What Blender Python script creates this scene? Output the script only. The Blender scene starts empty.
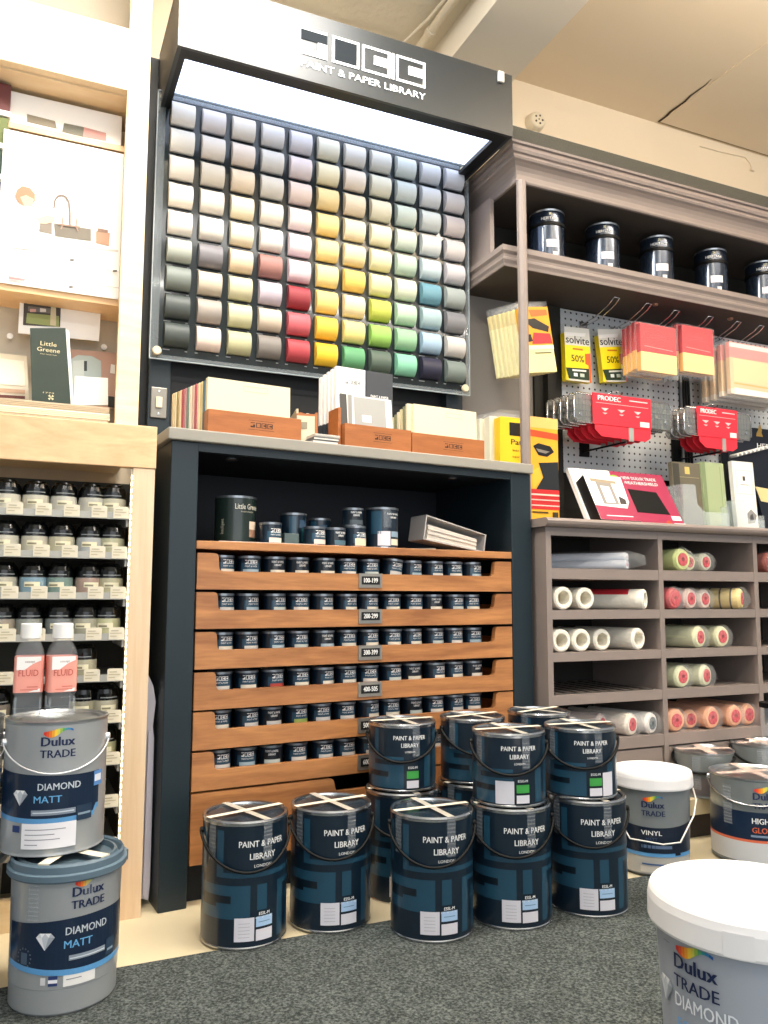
import bpy, math, random
from mathutils import Vector, Matrix
random.seed(7)
S = bpy.context.scene
COL = S.collection
PI = math.pi
rad = math.radians
sin, cos = math.sin, math.cos

# ------------------------------------------------------------------ camera
FPX = 808.9
YAW, PIT, ROL = rad(23.95), rad(6.126), rad(0.12)
CAM = Vector((0, 0, 0.75))
fw = Vector((sin(YAW)*cos(PIT), cos(YAW)*cos(PIT), sin(PIT)))
rt0 = Vector((cos(YAW), -sin(YAW), 0)); up0 = rt0.cross(fw)
rt = rt0*cos(ROL) + up0*sin(ROL); up = up0*cos(ROL) - rt0*sin(ROL)
cd = bpy.data.cameras.new('camera'); co = bpy.data.objects.new('camera', cd); COL.objects.link(co)
m = Matrix((rt, up, -fw)).transposed().to_4x4(); m.translation = CAM
co.matrix_world = m
cd.sensor_fit = 'HORIZONTAL'; cd.sensor_width = 36; cd.lens = FPX/768*36; cd.clip_start = .02
S.camera = co

def at(x, y, Y):
    """point of the photograph's sight line through (x, y) at depth Y: returns X, Z"""
    d = fw*FPX + rt*(x-384) + up*(512-y)
    p = CAM + d*(Y/d.y)
    return p.x, p.z

# ------------------------------------------------------------------ materials
def lin(c):
    if isinstance(c, str):
        c = [int(c[i:i+2], 16)/255 for i in (0, 2, 4)]
    return tuple((v/12.92 if v <= .04045 else ((v+.055)/1.055)**2.4) for v in c) + (1,)
MC = {}
def mat(name, col, rough=.5, metal=0., emit=0., alpha=1., trans=0., coat=0., noise=0., nscale=8., bump=0., bscale=60., stretch=(1,1,1), ior=1.45, spec=.5):
    if name in MC: return MC[name]
    M = bpy.data.materials.new(name); M.use_nodes = True
    nt = M.node_tree; N = nt.nodes; L = nt.links
    b = N['Principled BSDF']; c = lin(col)
    b.inputs['Base Color'].default_value = c
    b.inputs['Roughness'].default_value = rough; b.inputs['Metallic'].default_value = metal
    b.inputs['Alpha'].default_value = alpha; b.inputs['Transmission Weight'].default_value = trans
    b.inputs['Coat Weight'].default_value = coat; b.inputs['IOR'].default_value = ior
    b.inputs['Specular IOR Level'].default_value = spec
    if emit: b.inputs['Emission Color'].default_value = c; b.inputs['Emission Strength'].default_value = emit
    if noise or bump:
        tc = N.new('ShaderNodeTexCoord'); mp = N.new('ShaderNodeMapping'); mp.inputs['Scale'].default_value = stretch
        L.new(tc.outputs['Object'], mp.inputs[0])
    if noise:
        nz = N.new('ShaderNodeTexNoise'); nz.inputs['Scale'].default_value = nscale; nz.inputs['Detail'].default_value = 5
        L.new(mp.outputs[0], nz.inputs[0])
        mx = N.new('ShaderNodeMix'); mx.data_type = 'RGBA'
        mx.inputs[6].default_value = tuple(v*(1-noise) for v in c[:3])+(1,)
        mx.inputs[7].default_value = tuple(min(1, v*(1+noise)) for v in c[:3])+(1,)
        L.new(nz.outputs[0], mx.inputs[0]); L.new(mx.outputs[2], b.inputs['Base Color'])
    if bump:
        nb = N.new('ShaderNodeTexNoise'); nb.inputs['Scale'].default_value = bscale; nb.inputs['Detail'].default_value = 4
        L.new(mp.outputs[0], nb.inputs[0])
        bp = N.new('ShaderNodeBump'); bp.inputs['Strength'].default_value = bump; bp.inputs['Distance'].default_value = .004
        L.new(nb.outputs[0], bp.inputs['Height']); L.new(bp.outputs[0], b.inputs['Normal'])
    MC[name] = M
    return M
def wood(name, c1, c2, rough=.45, scale=3., stretch=(1, 6, 14), dist=2.5):
    if name in MC: return MC[name]
    M = bpy.data.materials.new(name); M.use_nodes = True
    nt = M.node_tree; N = nt.nodes; L = nt.links; b = N['Principled BSDF']
    tc = N.new('ShaderNodeTexCoord'); mp = N.new('ShaderNodeMapping'); mp.inputs['Scale'].default_value = stretch
    nz = N.new('ShaderNodeTexNoise'); nz.inputs['Scale'].default_value = scale; nz.inputs['Detail'].default_value = 6; nz.inputs['Distortion'].default_value = dist
    n2 = N.new('ShaderNodeTexNoise'); n2.inputs['Scale'].default_value = scale*9; n2.inputs['Detail'].default_value = 3
    m2 = N.new('ShaderNodeMath'); m2.operation = 'MULTIPLY_ADD'; m2.inputs[1].default_value = .35
    cr = N.new('ShaderNodeValToRGB'); e = cr.color_ramp.elements
    e[0].position = .38; e[0].color = lin(c1); e[1].position = .85; e[1].color = lin(c2)
    L.new(tc.outputs['Object'], mp.inputs[0]); L.new(mp.outputs[0], nz.inputs[0]); L.new(mp.outputs[0], n2.inputs[0])
    L.new(n2.outputs[0], m2.inputs[0]); L.new(nz.outputs[0], m2.inputs[2])
    L.new(m2.outputs[0], cr.inputs[0]); L.new(cr.outputs[0], b.inputs['Base Color'])
    b.inputs['Roughness'].default_value = rough
    MC[name] = M; return M
def paint(c, rough=.5, **k):
    c = c.upper(); return mat('paint_'+c+('_%d' % (rough*100))+''.join(sorted(k)), c, rough, **k)

# ------------------------------------------------------------------ text outlines
TC = {}
def glyphs(s, bold=0.):
    k = (s, bold)
    if k in TC: return TC[k]
    cu = bpy.data.curves.new('lettering', 'FONT'); cu.body = s; cu.size = 1; cu.align_x = 'CENTER'; cu.resolution_u = 2
    o = bpy.data.objects.new('lettering', cu); COL.objects.link(o)
    dg = bpy.context.evaluated_depsgraph_get(); dg.update()
    me = bpy.data.meshes.new_from_object(o.evaluated_get(dg))
    vs = [tuple(v.co[:2]) for v in me.vertices]; fs = [tuple(p.vertices) for p in me.polygons]
    bpy.data.objects.remove(o); bpy.data.curves.remove(cu); bpy.data.meshes.remove(me)
    xs = [v[0] for v in vs] or [0]
    c = (min(xs)+max(xs))/2
    TC[k] = ([(v[0]-c, v[1]) for v in vs], fs, max(xs)-min(xs)); return TC[k]

# ------------------------------------------------------------------ mesh builder
class MB:
    def __init__(s, org=(0, 0, 0)):
        s.v = []; s.f = []; s.mi = []; s.sm = []; s.mats = []; s.org = Vector(org); s.M = Matrix.Identity(4)
    def slot(s, m):
        if m not in s.mats: s.mats.append(m)
        return s.mats.index(m)
    def add(s, vs, fs, m, smooth=False):
        n = len(s.v); i = s.slot(m)
        s.v += [tuple((s.M @ Vector(v)) - s.org) for v in vs]
        for f in fs: s.f.append([n+k for k in f]); s.mi.append(i); s.sm.append(smooth)
        return s
    def box(s, x0, x1, y0, y1, z0, z1, m):
        v = [(x, y, z) for x in (x0, x1) for y in (y0, y1) for z in (z0, z1)]
        return s.add(v, [(0,1,3,2),(4,6,7,5),(0,4,5,1),(2,3,7,6),(0,2,6,4),(1,5,7,3)], m)
    def quad(s, a, b, c, d, m): return s.add([a, b, c, d], [(0,1,2,3)], m)
    def poly(s, pts, m): return s.add(pts, [tuple(range(len(pts)))], m)
    def prism(s, pts, y0, y1, m, plane='xz', smooth=False):
        n = len(pts)
        g = {'xz': lambda p, d: (p[0], d, p[1]), 'yz': lambda p, d: (d, p[0], p[1]), 'xy': lambda p, d: (p[0], p[1], d)}[plane]
        v = [g(p, y0) for p in pts] + [g(p, y1) for p in pts]
        s.add(v, [(i, (i+1) % n, n+(i+1) % n, n+i) for i in range(n)], m, smooth)
        return s.add(v, [tuple(range(n))[::-1], tuple(range(n, 2*n))], m)
    def lathe(s, prof, m, seg=40, cx=0, cy=0, smooth=True, a0=0, a1=2*PI):
        """prof: (r, z) or (r, z, material for the band that ends here)"""
        full = abs(a1-a0-2*PI) < 1e-6
        n = seg if full else seg+1
        prev = None
        for p in prof:
            ring = [(cx+p[0]*sin(a0+(a1-a0)*i/seg), cy-p[0]*cos(a0+(a1-a0)*i/seg), p[1]) for i in range(n)]
            if prev is not None:
                mm = p[2] if len(p) > 2 else m
                fs = [(i, (i+1) % n, n+(i+1) % n, n+i) for i in range(n if full else n-1)]
                s.add(prev+ring, fs, mm, smooth)
            prev = ring
        return s
    def patch(s, r, a0, a1, z0, z1, m, cx=0, cy=0, n=None):
        """thin label wrapped round a can; a single depth of 0.3 mm"""
        n = n or max(1, int(abs(a1-a0)/.12)+1)
        v = []
        for i in range(n+1):
            a = a0+(a1-a0)*i/n
            v += [(cx+r*sin(a), cy-r*cos(a), z0), (cx+r*sin(a), cy-r*cos(a), z1)]
        return s.add(v, [(2*i, 2*i+2, 2*i+3, 2*i+1) for i in range(n)], m, True)
    def tube(s, pts, r, m, seg=8, closed=False):
        pts = [Vector(p) for p in pts]; n = len(pts); v = []; f = []
        ref = Vector((0, 0, 1))
        for i, p in enumerate(pts):
            a = pts[(i-1) % n] if (closed or i > 0) else p
            b = pts[(i+1) % n] if (closed or i < n-1) else p
            t = (b-a).normalized()
            q = ref if abs(t.dot(ref)) < .95 else Vector((1, 0, 0))
            u = t.cross(q).normalized(); w = t.cross(u)
            v += [tuple(p+u*r*cos(2*PI*k/seg)+w*r*sin(2*PI*k/seg)) for k in range(seg)]
        rings = n if closed else n-1
        for i in range(rings):
            j = (i+1) % n
            f += [(i*seg+k, i*seg+(k+1) % seg, j*seg+(k+1) % seg, j*seg+k) for k in range(seg)]
        s.add(v, f, m, True)
        if not closed: s.add(v[:seg], [tuple(range(seg))], m); s.add(v[-seg:], [tuple(range(seg))], m)
        return s
    def text(s, t, size, fn, m, bold=.0, width=None):
        vs, fs, w = glyphs(t, bold)
        sx = size if width is None or w == 0 else width/w
        d = min(bold, .032)*size*1.1
        if not d: return s.add([fn(v[0]*sx, v[1]*size) for v in vs], fs, m)
        for k in (-1, 1):
            P_ = []
            for v in vs:
                u, w_ = v[0]*sx+k*d, v[1]*size; p = Vector(fn(u, w_))
                n = (Vector(fn(u+.001, w_))-p).cross(Vector(fn(u, w_+.001))-p).normalized()
                P_.append(p+n*(.00025 if k > 0 else 0))
            s.add(P_, fs, m)
        return s
    def ctext(s, t, size, r, a, z, m, bold=0., width=None, cx=0, cy=0, sl=0):
        return s.text(t, size, lambda u, v: (cx+r*sin(a+u/r), cy-r*cos(a+u/r), z+v+sl*u), m, bold, width)
    def ftext(s, t, size, x, y, z, m, bold=0., width=None):
        return s.text(t, size, lambda u, v: (x+u, y, z+v), m, bold, width)
    def build(s, name, parent=None, bevel=0, solid=0):
        me = bpy.data.meshes.new(name); me.from_pydata(s.v, [], s.f)
        for m_ in s.mats: me.materials.append(m_)
        me.polygons.foreach_set('material_index', s.mi); me.polygons.foreach_set('use_smooth', s.sm)
        me.update()
        o = bpy.data.objects.new(name, me); COL.objects.link(o)
        if parent: o.parent = parent
        else: o.location = s.org
        if solid:
            md = o.modifiers.new('thickness', 'SOLIDIFY'); md.thickness = solid; md.offset = 0
        if bevel:
            md = o.modifiers.new('edge', 'BEVEL'); md.width = bevel; md.segments = 2; md.limit_method = 'ANGLE'; md.angle_limit = rad(50)
        return o
def tag(o, label, cat, group=None, kind=None):
    o['label'] = label; o['category'] = cat
    if group: o['group'] = group
    if kind: o['kind'] = kind
    return o
def struct(o): o['kind'] = 'structure'; return o
def root(name, label, cat, loc=(0, 0, 0), rz=0, group=None):
    o = bpy.data.objects.new(name, None); COL.objects.link(o); o.location = loc; o.rotation_euler = (0, 0, rz)
    o.empty_display_size = .05
    return tag(o, label, cat, group)
def dup(src, loc, rz=None, label=None, group=None, rot=None):
    r_ = src.copy(); COL.objects.link(r_); r_.location = loc
    if rz is not None: r_.rotation_euler = (0, 0, rz)
    if rot is not None: r_.rotation_euler = rot
    if label: r_['label'] = label
    if group: r_['group'] = group
    for ch in list(src.children):
        c = ch.copy(); COL.objects.link(c); c.parent = r_
        for g in list(ch.children):
            d = g.copy(); COL.objects.link(d); d.parent = c
    return r_
def block_logo(b, fn, w, h, m):
    """the paint maker's block lettering as flat bars; fn maps (u, v) to the surface"""
    def R(a, c, d, e):
        a, c = (a-.5)*w, (c-.5)*w; d, e = d*h, e*h; n = 3
        for i in range(n):
            p, q = a+(c-a)*i/n, a+(c-a)*(i+1)/n
            b.add([fn(p, d), fn(q, d), fn(q, e), fn(p, e)], [(0, 1, 2, 3)], m)
    R(0, .2, .86, 1); R(.12, .2, .3, .6); R(0, .2, 0, .3)
    for x0, x1, g in ((.25, .46, 0), (.49, .70, 1), (.76, 1., 1)):
        R(x0, x1, .88, 1); R(x0, x1, 0, .12); R(x0, x0+.035, .12, .88); R(x1-.035, x1, .12, .88)
        if g: R(x0+.09, x1-.035, .36, .66)
    R(.715, .74, 0, 1)
ORD = ['first','second','third','fourth','fifth','sixth','seventh','eighth','ninth','tenth','eleventh','twelfth']

# ------------------------------------------------------------------ common materials
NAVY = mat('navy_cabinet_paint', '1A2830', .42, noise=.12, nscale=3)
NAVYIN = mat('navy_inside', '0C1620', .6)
BLACK = mat('black_board', '0B0E12', .45)
GREY = mat('grey_brown_cabinet_paint', '8C807A', .5, noise=.05, nscale=4)
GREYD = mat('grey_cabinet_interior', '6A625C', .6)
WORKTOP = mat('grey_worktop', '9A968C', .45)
OAK = wood('pale_maple', 'F0CFA0', 'E0B586', .4, 1.6, (2.5, 3, 9), 3.)
OAKV = wood('pale_maple_upright', 'EED4B4', 'E0C09A', .4, 2, (14, 6, .8), 1.)
OAKP = wood('bleached_maple', 'F6E2C2', 'ECD0A4', .45, 2, (1.2, 6, 9), 1.5)
WALN = wood('walnut_drawer', 'C88C56', '94603A', .4, 1.7, (1.1, 4, 10), 1.6)
BOXW = wood('box_wood', 'B8703C', '9A5A2C', .45, 2, (1.5, 6, 14), 1.)
STEEL = mat('tin_metal', 'C8CACC', .25, 1.)
CHROME = mat('chrome_wire', 'D8D8DA', .2, 1.)
LACQ = mat('navy_can_lacquer', '122230', .28, coat=.35)
MIDB = mat('mid_blue_print', '22485E', .28, coat=.35)
MIDB2 = mat('dark_blue_print', '0B1822', .28, coat=.35)
WHT = mat('white_print', 'F0F0EE', .5)
PALE = mat('pale_label', 'DCDAE2', .5)
BLKP = mat('black_plastic', '08090A', .5, spec=.25)
TAPE = mat('cream_tape', 'E4DCC8', .5)
TAPEC = mat('clear_tape', 'B8C0C8', .25, alpha=.2)
GLASS = mat('clear_film', 'F2F6F8', .12, alpha=.09)
CREAM = mat('cream_card', 'EADFB8', .6)
def atz(x, y, z):
    d = fw*FPX + rt*(x-384) + up*(512-y)
    p = CAM + d*((z-CAM.z)/d.z)
    return p.x, p.y

# ================================================================== room shell
CEIL = 2.97; YB = 2.75
VINYL = mat('beige_vinyl', 'D8C9A8', .4, noise=.08, nscale=5)
WALLC = mat('cream_wall', 'F0DEC2', .75, noise=.05, nscale=3, bump=.25, bscale=20)
CEILM = mat('cream_ceiling', 'EAD8BC', .8, noise=.05, nscale=2, bump=.25, bscale=12)
CEILT = mat('textured_ceiling', 'E6DCC6', .85, noise=.05, nscale=6, bump=1.2, bscale=32)
def carpet_mat():
    M = bpy.data.materials.new('charcoal_carpet'); M.use_nodes = True
    nt = M.node_tree; N = nt.nodes; L = nt.links; b = N['Principled BSDF']
    tc = N.new('ShaderNodeTexCoord')
    n1 = N.new('ShaderNodeTexNoise'); n1.inputs['Scale'].default_value = 170; n1.inputs['Detail'].default_value = 3; n1.inputs['Roughness'].default_value = .7
    n2 = N.new('ShaderNodeTexNoise'); n2.inputs['Scale'].default_value = 14; n2.inputs['Detail'].default_value = 4
    r1 = N.new('ShaderNodeValToRGB'); e = r1.color_ramp.elements
    e[0].position = .40; e[0].color = lin('323837'); e[1].position = .72; e[1].color = lin('787E7C')
    mx = N.new('ShaderNodeMix'); mx.data_type = 'RGBA'; mx.blend_type = 'MULTIPLY'; mx.inputs[0].default_value = .5
    r2 = N.new('ShaderNodeValToRGB'); r2.color_ramp.elements[0].position = .35; r2.color_ramp.elements[0].color = (.6, .6, .6, 1); r2.color_ramp.elements[1].position = .65
    L.new(tc.outputs['Object'], n1.inputs[0]); L.new(tc.outputs['Object'], n2.inputs[0])
    L.new(n1.outputs[0], r1.inputs[0]); L.new(n2.outputs[0], r2.inputs[0])
    L.new(r1.outputs[0], mx.inputs[6]); L.new(r2.outputs[0], mx.inputs[7]); L.new(mx.outputs[2], b.inputs['Base Color'])
    b.inputs['Roughness'].default_value = .95; b.inputs['Specular IOR Level'].default_value = .1
    bp = N.new('ShaderNodeBump'); bp.inputs['Strength'].default_value = .9; bp.inputs['Distance'].default_value = .004
    L.new(n1.outputs[0], bp.inputs['Height']); L.new(bp.outputs[0], b.inputs['Normal'])
    return M
CARPET = carpet_mat()
b = MB(); b.box(-2.5, 4.6, 1.75, YB, -.05, 0, VINYL); struct(b.build('floor'))
b = MB(); b.box(-2.5, 4.6, -3, 1.803, -.05, .004, CARPET); struct(b.build('floor_carpet'))
b = MB(); b.box(-2.5, 4.6, YB, YB+.1, -.05, CEIL+.1, WALLC); struct(b.build('wall_back'))
b = MB(); b.box(-2.5, 1.62, -3, YB, CEIL, CEIL+.1, CEILT); struct(b.build('ceiling'))
b = MB(); b.box(1.62, 4.6, -3, YB, CEIL, CEIL+.1, CEILM); struct(b.build('ceiling'))
# the beam across the ceiling: lower left edge through (452, 57), lower right edge through (513, 80)
ZB = CEIL-.13
xl, yl = atz(452, 57, ZB); xr, yr = atz(513.3, 80.2, ZB)
BEAML = mat('white_beam', 'F4ECDC', .7)
b = MB(); b.box(xl, xr, -3, YB, ZB, CEIL, BEAML); struct(b.build('trim_1'))
# open joint between two ceiling boards
cx0, cy0 = atz(658.7, 121.7, CEIL-.001); cx1, cy1 = atz(712, 79, CEIL-.001)
b = MB()
DK = mat('dark_crack', '4A3826', .9)
pts = []
for i in range(9):
    t = i/8; w = .007*(1-t)**.6+.001; pts.append((cx0+(cx1-cx0)*t+.004*sin(i*2.1), cy0+(cy1-cy0)*t, w))
for p, q in zip(pts, pts[1:]):
    b.add([(p[0]-p[2], p[1], CEIL-.002), (p[0]+p[2], p[1], CEIL-.002), (q[0]+q[2], q[1], CEIL-.002), (q[0]-q[2], q[1], CEIL-.002)], [(0,1,2,3)], DK)
b.box(cx0, 4.0, cy0-.003, cy0+.003, CEIL-.0035, CEIL, mat('joint', '9A8664', .9))
struct(b.build('trim_2'))
# ceiling board right of the joint sits slightly lower
b = MB(); b.box(cx0+.006, 4.6, -.6, cy0-.004, CEIL-.003, CEIL, CEILM); struct(b.build('trim_3'))

# pipes on the ceiling beside the beam
PIPE = mat('painted_pipe', 'E8DCC4', .5)
xp, yp = atz(436, 24, CEIL-.03)
b = MB((xp, 1.2, CEIL-.03)); b.tube([(xp, .6, CEIL-.03), (xp, 2.70, CEIL-.03)], .017, PIPE)
for y in (1.6, 2.3, 2.6): b.tube([(xp, y-.012, CEIL-.03), (xp, y+.012, CEIL-.03)], .022, PIPE)
tag(b.build('ceiling_pipe'), 'cream painted pipe running along the ceiling beside the white beam', 'pipe')
xq, yq = atz(418, 40, CEIL-.012)
b = MB((xq, 1.2, CEIL-.012)); b.tube([(xq+.03, 1.0, CEIL-.01), (xq+.01, 1.9, CEIL-.012), (xq, 2.35, CEIL-.012), (xq-.02, 2.55, CEIL-.02), (xq-.06, 2.72, CEIL-.03), (xq-.5, 2.73, CEIL-.03), (xq-1.2, 2.735, CEIL-.03)], .007, PIPE)
b.box(xq-.03, xq+.01, 2.38, 2.44, CEIL-.02, CEIL-.001, PIPE)
tag(b.build('ceiling_cable'), 'thin painted cable on the rough ceiling behind the dark sign box', 'cable')
# round alarm on the wall
x, z = at(537, 121, YB-.03)
b = MB((x, YB, z)); R_ = Matrix.Translation((x, YB, z)) @ Matrix.Rotation(rad(90), 4, 'X')
b.M = R_; W1 = mat('off_white_plastic', 'E6D8BC', .4)
b.lathe([(0, .045), (.03, .045), (.036, .04), (.04, .028), (.042, 0)], W1, 28)
for k in range(5):
    b.lathe([(0, .0465), (.0045, .0465), (.0045, .044)], mat('vent_dark', '5A4A38', .8), 10, .018*cos(k*1.257), .018*sin(k*1.257))
b.lathe([(0, .0465), (.003, .0465), (.003, .044)], mat('vent_dark', '5A4A38', .8), 10)
b.M = Matrix.Identity(4); b.box(x-.012, x+.012, YB-.02, YB-.001, z-.07, z-.035, W1)
tag(b.build('wall_alarm'), 'small round cream alarm on the wall above the grey cornice', 'alarm')
# thin wire on the wall at far right
p = [at(a, c, YB-.004) for a, c in ((700, 146), (722, 152), (745, 157), (750, 163), (752, 170))]
b = MB((p[0][0], YB, p[0][1])); b.tube([(u, YB-.004, w) for u, w in p], .003, WALLC, 6); b.box(p[-1][0]-.012, p[-1][0]+.012, YB-.012, YB, p[-1][1]-.006, p[-1][1]+.004, WALLC)
tag(b.build('wall_wire'), 'thin painted wire on the cream wall above the tins on the top shelf', 'wire')

# ================================================================== lights
def area(name, loc, rot, sx, sy, energy, col):
    l = bpy.data.lights.new(name, 'AREA'); l.shape = 'RECTANGLE'; l.size = sx; l.size_y = sy; l.energy = energy; l.color = col
    o = bpy.data.objects.new(name, l); COL.objects.link(o); o.location = loc; o.rotation_euler = rot
    return o
area('overhead_light', (.50, 1.70, 2.93), (0, 0, 0), 1.0, .3, 50, (1, .97, .92))
area('ceiling_fill', (.3, 1.5, 2.70), (rad(180), 0, 0), .9, .2, 40, (1, .97, .92))  # upward fill added to brighten the left ceiling
area('ceiling_fill', (2.4, .9, 2.55), (rad(180), 0, 0), 1.6, .5, 75, (1, .93, .82))  # added upward fill that lifts the right ceiling and wall
area('overhead_light', (.1, -.3, 2.9), (0, 0, 0), 1.5, .12, 36, (1, .96, .9))
area('overhead_light', (2.6, -.3, 2.9), (0, 0, 0), 1.5, .12, 36, (1, .92, .84))
area('overhead_light', (2.7, 1.1, 2.9), (0, 0, 0), 1.2, .3, 22, (1, .92, .84))
area('overhead_light', (1.2, .6, 2.9), (0, 0, 0), 1.4, .4, 14, (1, .96, .92))  # extra overhead fill added for even light
area('front_area_light', (.6, -2.6, 1.5), (rad(90), 0, 0), 4.5, 2.4, 70, (.9, .95, 1))  # wide cool area light behind the camera, facing the wall
W = bpy.data.worlds.new('shop_light'); S.world = W; W.use_nodes = True
W.node_tree.nodes['Background'].inputs[0].default_value = (.95, .97, 1, 1); W.node_tree.nodes['Background'].inputs[1].default_value = .45
S.view_settings.view_transform = 'Standard'; S.view_settings.look = 'None'; S.view_settings.gamma = 1; S.view_settings.use_curve_mapping = False
S.view_settings.exposure = 0

# ================================================================== colour swatch display on the wall
D = root('swatch_display', 'tall dark paint colour display with rows of curved swatches and a lit header', 'display', (.92, 2.66, 1.16))
DO = (.92, 2.66, 1.16)
b = MB(DO); b.box(.315, 1.525, 2.70, 2.745, 1.0, 2.60, BLACK); b.build('back_panel', D)
for x0 in (.342, 1.438):
    b = MB(DO); b.box(x0, x0+.07, 2.655, 2.70, 1.0, 2.38, NAVY); b.build('stile', D, .002)
b = MB(DO)
GLB = mat('glossy_charcoal_board', '20282C', .12, coat=.3)
b.box(.362, 1.498, 2.612, 2.622, 1.53, 2.41, GLB)
sw = b
TINY = mat('caption_print', '9AA0A4', .6)
C1X, C11X = .417, 1.443; R1Z, R9Z = 2.357, 1.599
for c in range(11):
    for r_ in range(9):
        cx = C1X+(C11X-C1X)*c/10; cz = R1Z+(R9Z-R1Z)*r_/8
        b.box(cx-.040, cx-.018-.006*((c*r_) % 3), 2.6105, 2.612, cz-.050, cz-.0475, TINY); b.box(cx+.03, cx+.038, 2.6105, 2.612, cz-.050, cz-.0475, TINY)
b.build('swatch_board', D)
ACR = mat('clear_acrylic', 'C8D4DA', .06, alpha=.22)
ACE = mat('acrylic_edge', 'AEB8BC', .2, alpha=.8)
b = MB(DO)
b.quad((.336, 2.608, 1.516), (.362, 2.608, 1.516), (.362, 2.608, 2.425), (.336, 2.608, 2.425), ACR)
b.box(.334, .337, 2.604, 2.612, 1.514, 2.427, ACE); b.box(1.510, 1.513, 2.604, 2.612, 1.514, 2.427, ACE)
b.box(.334, 1.513, 2.604, 2.612, 1.513, 1.516, ACE); b.box(.334, 1.513, 2.604, 2.612, 2.425, 2.428, ACE)
b.quad((1.498, 2.608, 1.516), (1.511, 2.608, 1.516), (1.511, 2.608, 2.425), (1.498, 2.608, 2.425), ACR)
b.quad((.362, 2.608, 2.41), (1.498, 2.608, 2.41), (1.498, 2.608, 2.425), (.362, 2.608, 2.425), ACR)
b.quad((.362, 2.608, 1.516), (1.498, 2.608, 1.516), (1.498, 2.608, 1.53), (.362, 2.608, 1.53), ACR)
b.build('acrylic_edge_strip', D)
for x0, z0 in ((.358, 1.54), (1.49, 1.54), (.358, 2.405), (1.49, 2.405)):
    b = MB(DO); b.M = Matrix.Translation((x0, 2.66, z0)) @ Matrix.Rotation(rad(90), 4, 'X')
    b.lathe([(.007, 0), (.007, .052), (.014, .053), (.015, .06), (.012, .064), (0, .064)], mat('bolt_cap', 'D8CCB0', .35, .3), 20); b.build('bolt', D)
SWC = '''F4F0EA E2DCDC EBE3D8 E0DCDA DCD8DC E8E4D2 E2DED8 DEDCD4 D6DCD8 D6D8DC D8D8DC
F4F0E8 E8E0D8 EADCD0 DCD8D2 E6D8D8 F0E6C4 EFE0D0 E4E0CC D0D8D4 D8DADC DCD6D6
F2ECE2 DED6C8 EAD8C0 DAD4CA E8D4CC F0D8A0 EEDCC0 E8E2C8 CCD8CE D4DAD8 DCD2D0
F4ECDC E4DCD0 EEE0C0 E6DCCC ECDCD8 F4D48A F2E2BC F2E8C4 D0DACA D8DCDA DCD6D4
EEE6DE E8E2D8 E0D6BC ECE6DE EED8DC F4D890 F0DCA8 E8E0B0 B8CCB8 C4D4D8 C8C4C8
A8AEA4 7A767A E0C8A8 A07068 E8CCD4 F4DC98 F6CE68 EEE8A8 D8DEC4 6C9CAC A8B0AC
78807A C8BCA8 CCC6A4 C0B4C0 98323A FADA80 F6E0B0 C8D058 B8D8B8 A8C0C4 848488
48504E A09890 C8C6A0 D0C0AC CC6068 F8C848 F0E08C 98C860 98C49C A8C4DC D0CCC8
3A4240 ECD8CC BEBC94 807A74 B44048 F8C830 60A070 58685C 88CCAC 28283C 788480'''
SW_ = ('3A4240', '28283C')
for r_, row in enumerate(SWC.split('\n')):
    for c, hx in enumerate(row.split()):
        cx = C1X+(C11X-C1X)*c/10; cz = R1Z+(R9Z-R1Z)*r_/8
        mm = mat('swatch_'+hx, hx, .5) if hx in SW_ else mat('swatch_'+hx, [int(hx[i:i+2], 16)/255*.915 for i in (0, 2, 4)], .5); b = MB(DO); n = 10; pr = []
        for i in range(n+1):
            a = -PI/2+PI*i/n; pr.append((2.609-.031*cos(a), cz+.041*sin(a)))
        b.prism(pr, cx-.0385, cx+.0385, mm, 'yz')
        for k in range(n): b.sm[k] = True
        o = b.build('colour_swatch', D)
# header box with lit underside
HB = mat('header_black', '1A2126', .42, spec=1.)
b = MB(DO)
hx0, hx1, hy0, hy1, hz0, hz1 = .345, 1.507, 2.28, 2.68, 2.372, 2.602
b.box(hx0, hx1, hy0, hy0+.012, hz0, hz1, HB); b.box(hx0, hx0+.012, hy0+.012, hy1, hz0, hz1, HB); b.box(hx1-.012, hx1, hy0+.012, hy1, hz0, hz1, HB)
b.box(hx0, hx1, hy0+.012, hy1, hz1-.012, hz1, HB)
b.box(hx0+.012, hx1-.012, hy0+.012, hy0+.055, hz0, hz0+.012, BLACK); b.box(hx0+.012, hx0+.03, hy0+.055, hy1, hz0, hz0+.012, BLACK); b.box(hx1-.05, hx1-.012, hy0+.055, hy1, hz0, hz0+.012, BLACK)
hd = b.build('header_box', D)
def L3(c): return lin(c)
b = MB(DO); b.box(hx0+.014, hx1-.014, hy0+.016, 2.60, hz0+.056, hz0+.061, mat('lit_diffuser', 'DCE8FF', .5, emit=2.6)); b.box(hx0+.014, hx1-.014, 2.64, 2.65, 2.40, hz1-.02, mat('white_back', 'E8ECF4', .6)); b.build('light_panel', hd)
b = MB(DO)
def hp(x, y):
    X, Z = at(x, y, hy0-.002); return (X, hy0-.002, Z)
LOGO = mat('white_logo', 'FFFFFF', .5, emit=.25)
x0, z0 = at(302, 50, hy0); x4, z4 = at(424, 80, hy0)
z0 = at(332, 46, hy0)[1]; zb = at(332, 60+4, hy0)[1]
ZT, ZL = at(380, 50, hy0)[1], at(380, 76, hy0)[1]
def lb(xa, xb, za, zb_, m): b.box(xa, xb, hy0-.003, hy0, za, zb_, m)
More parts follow.
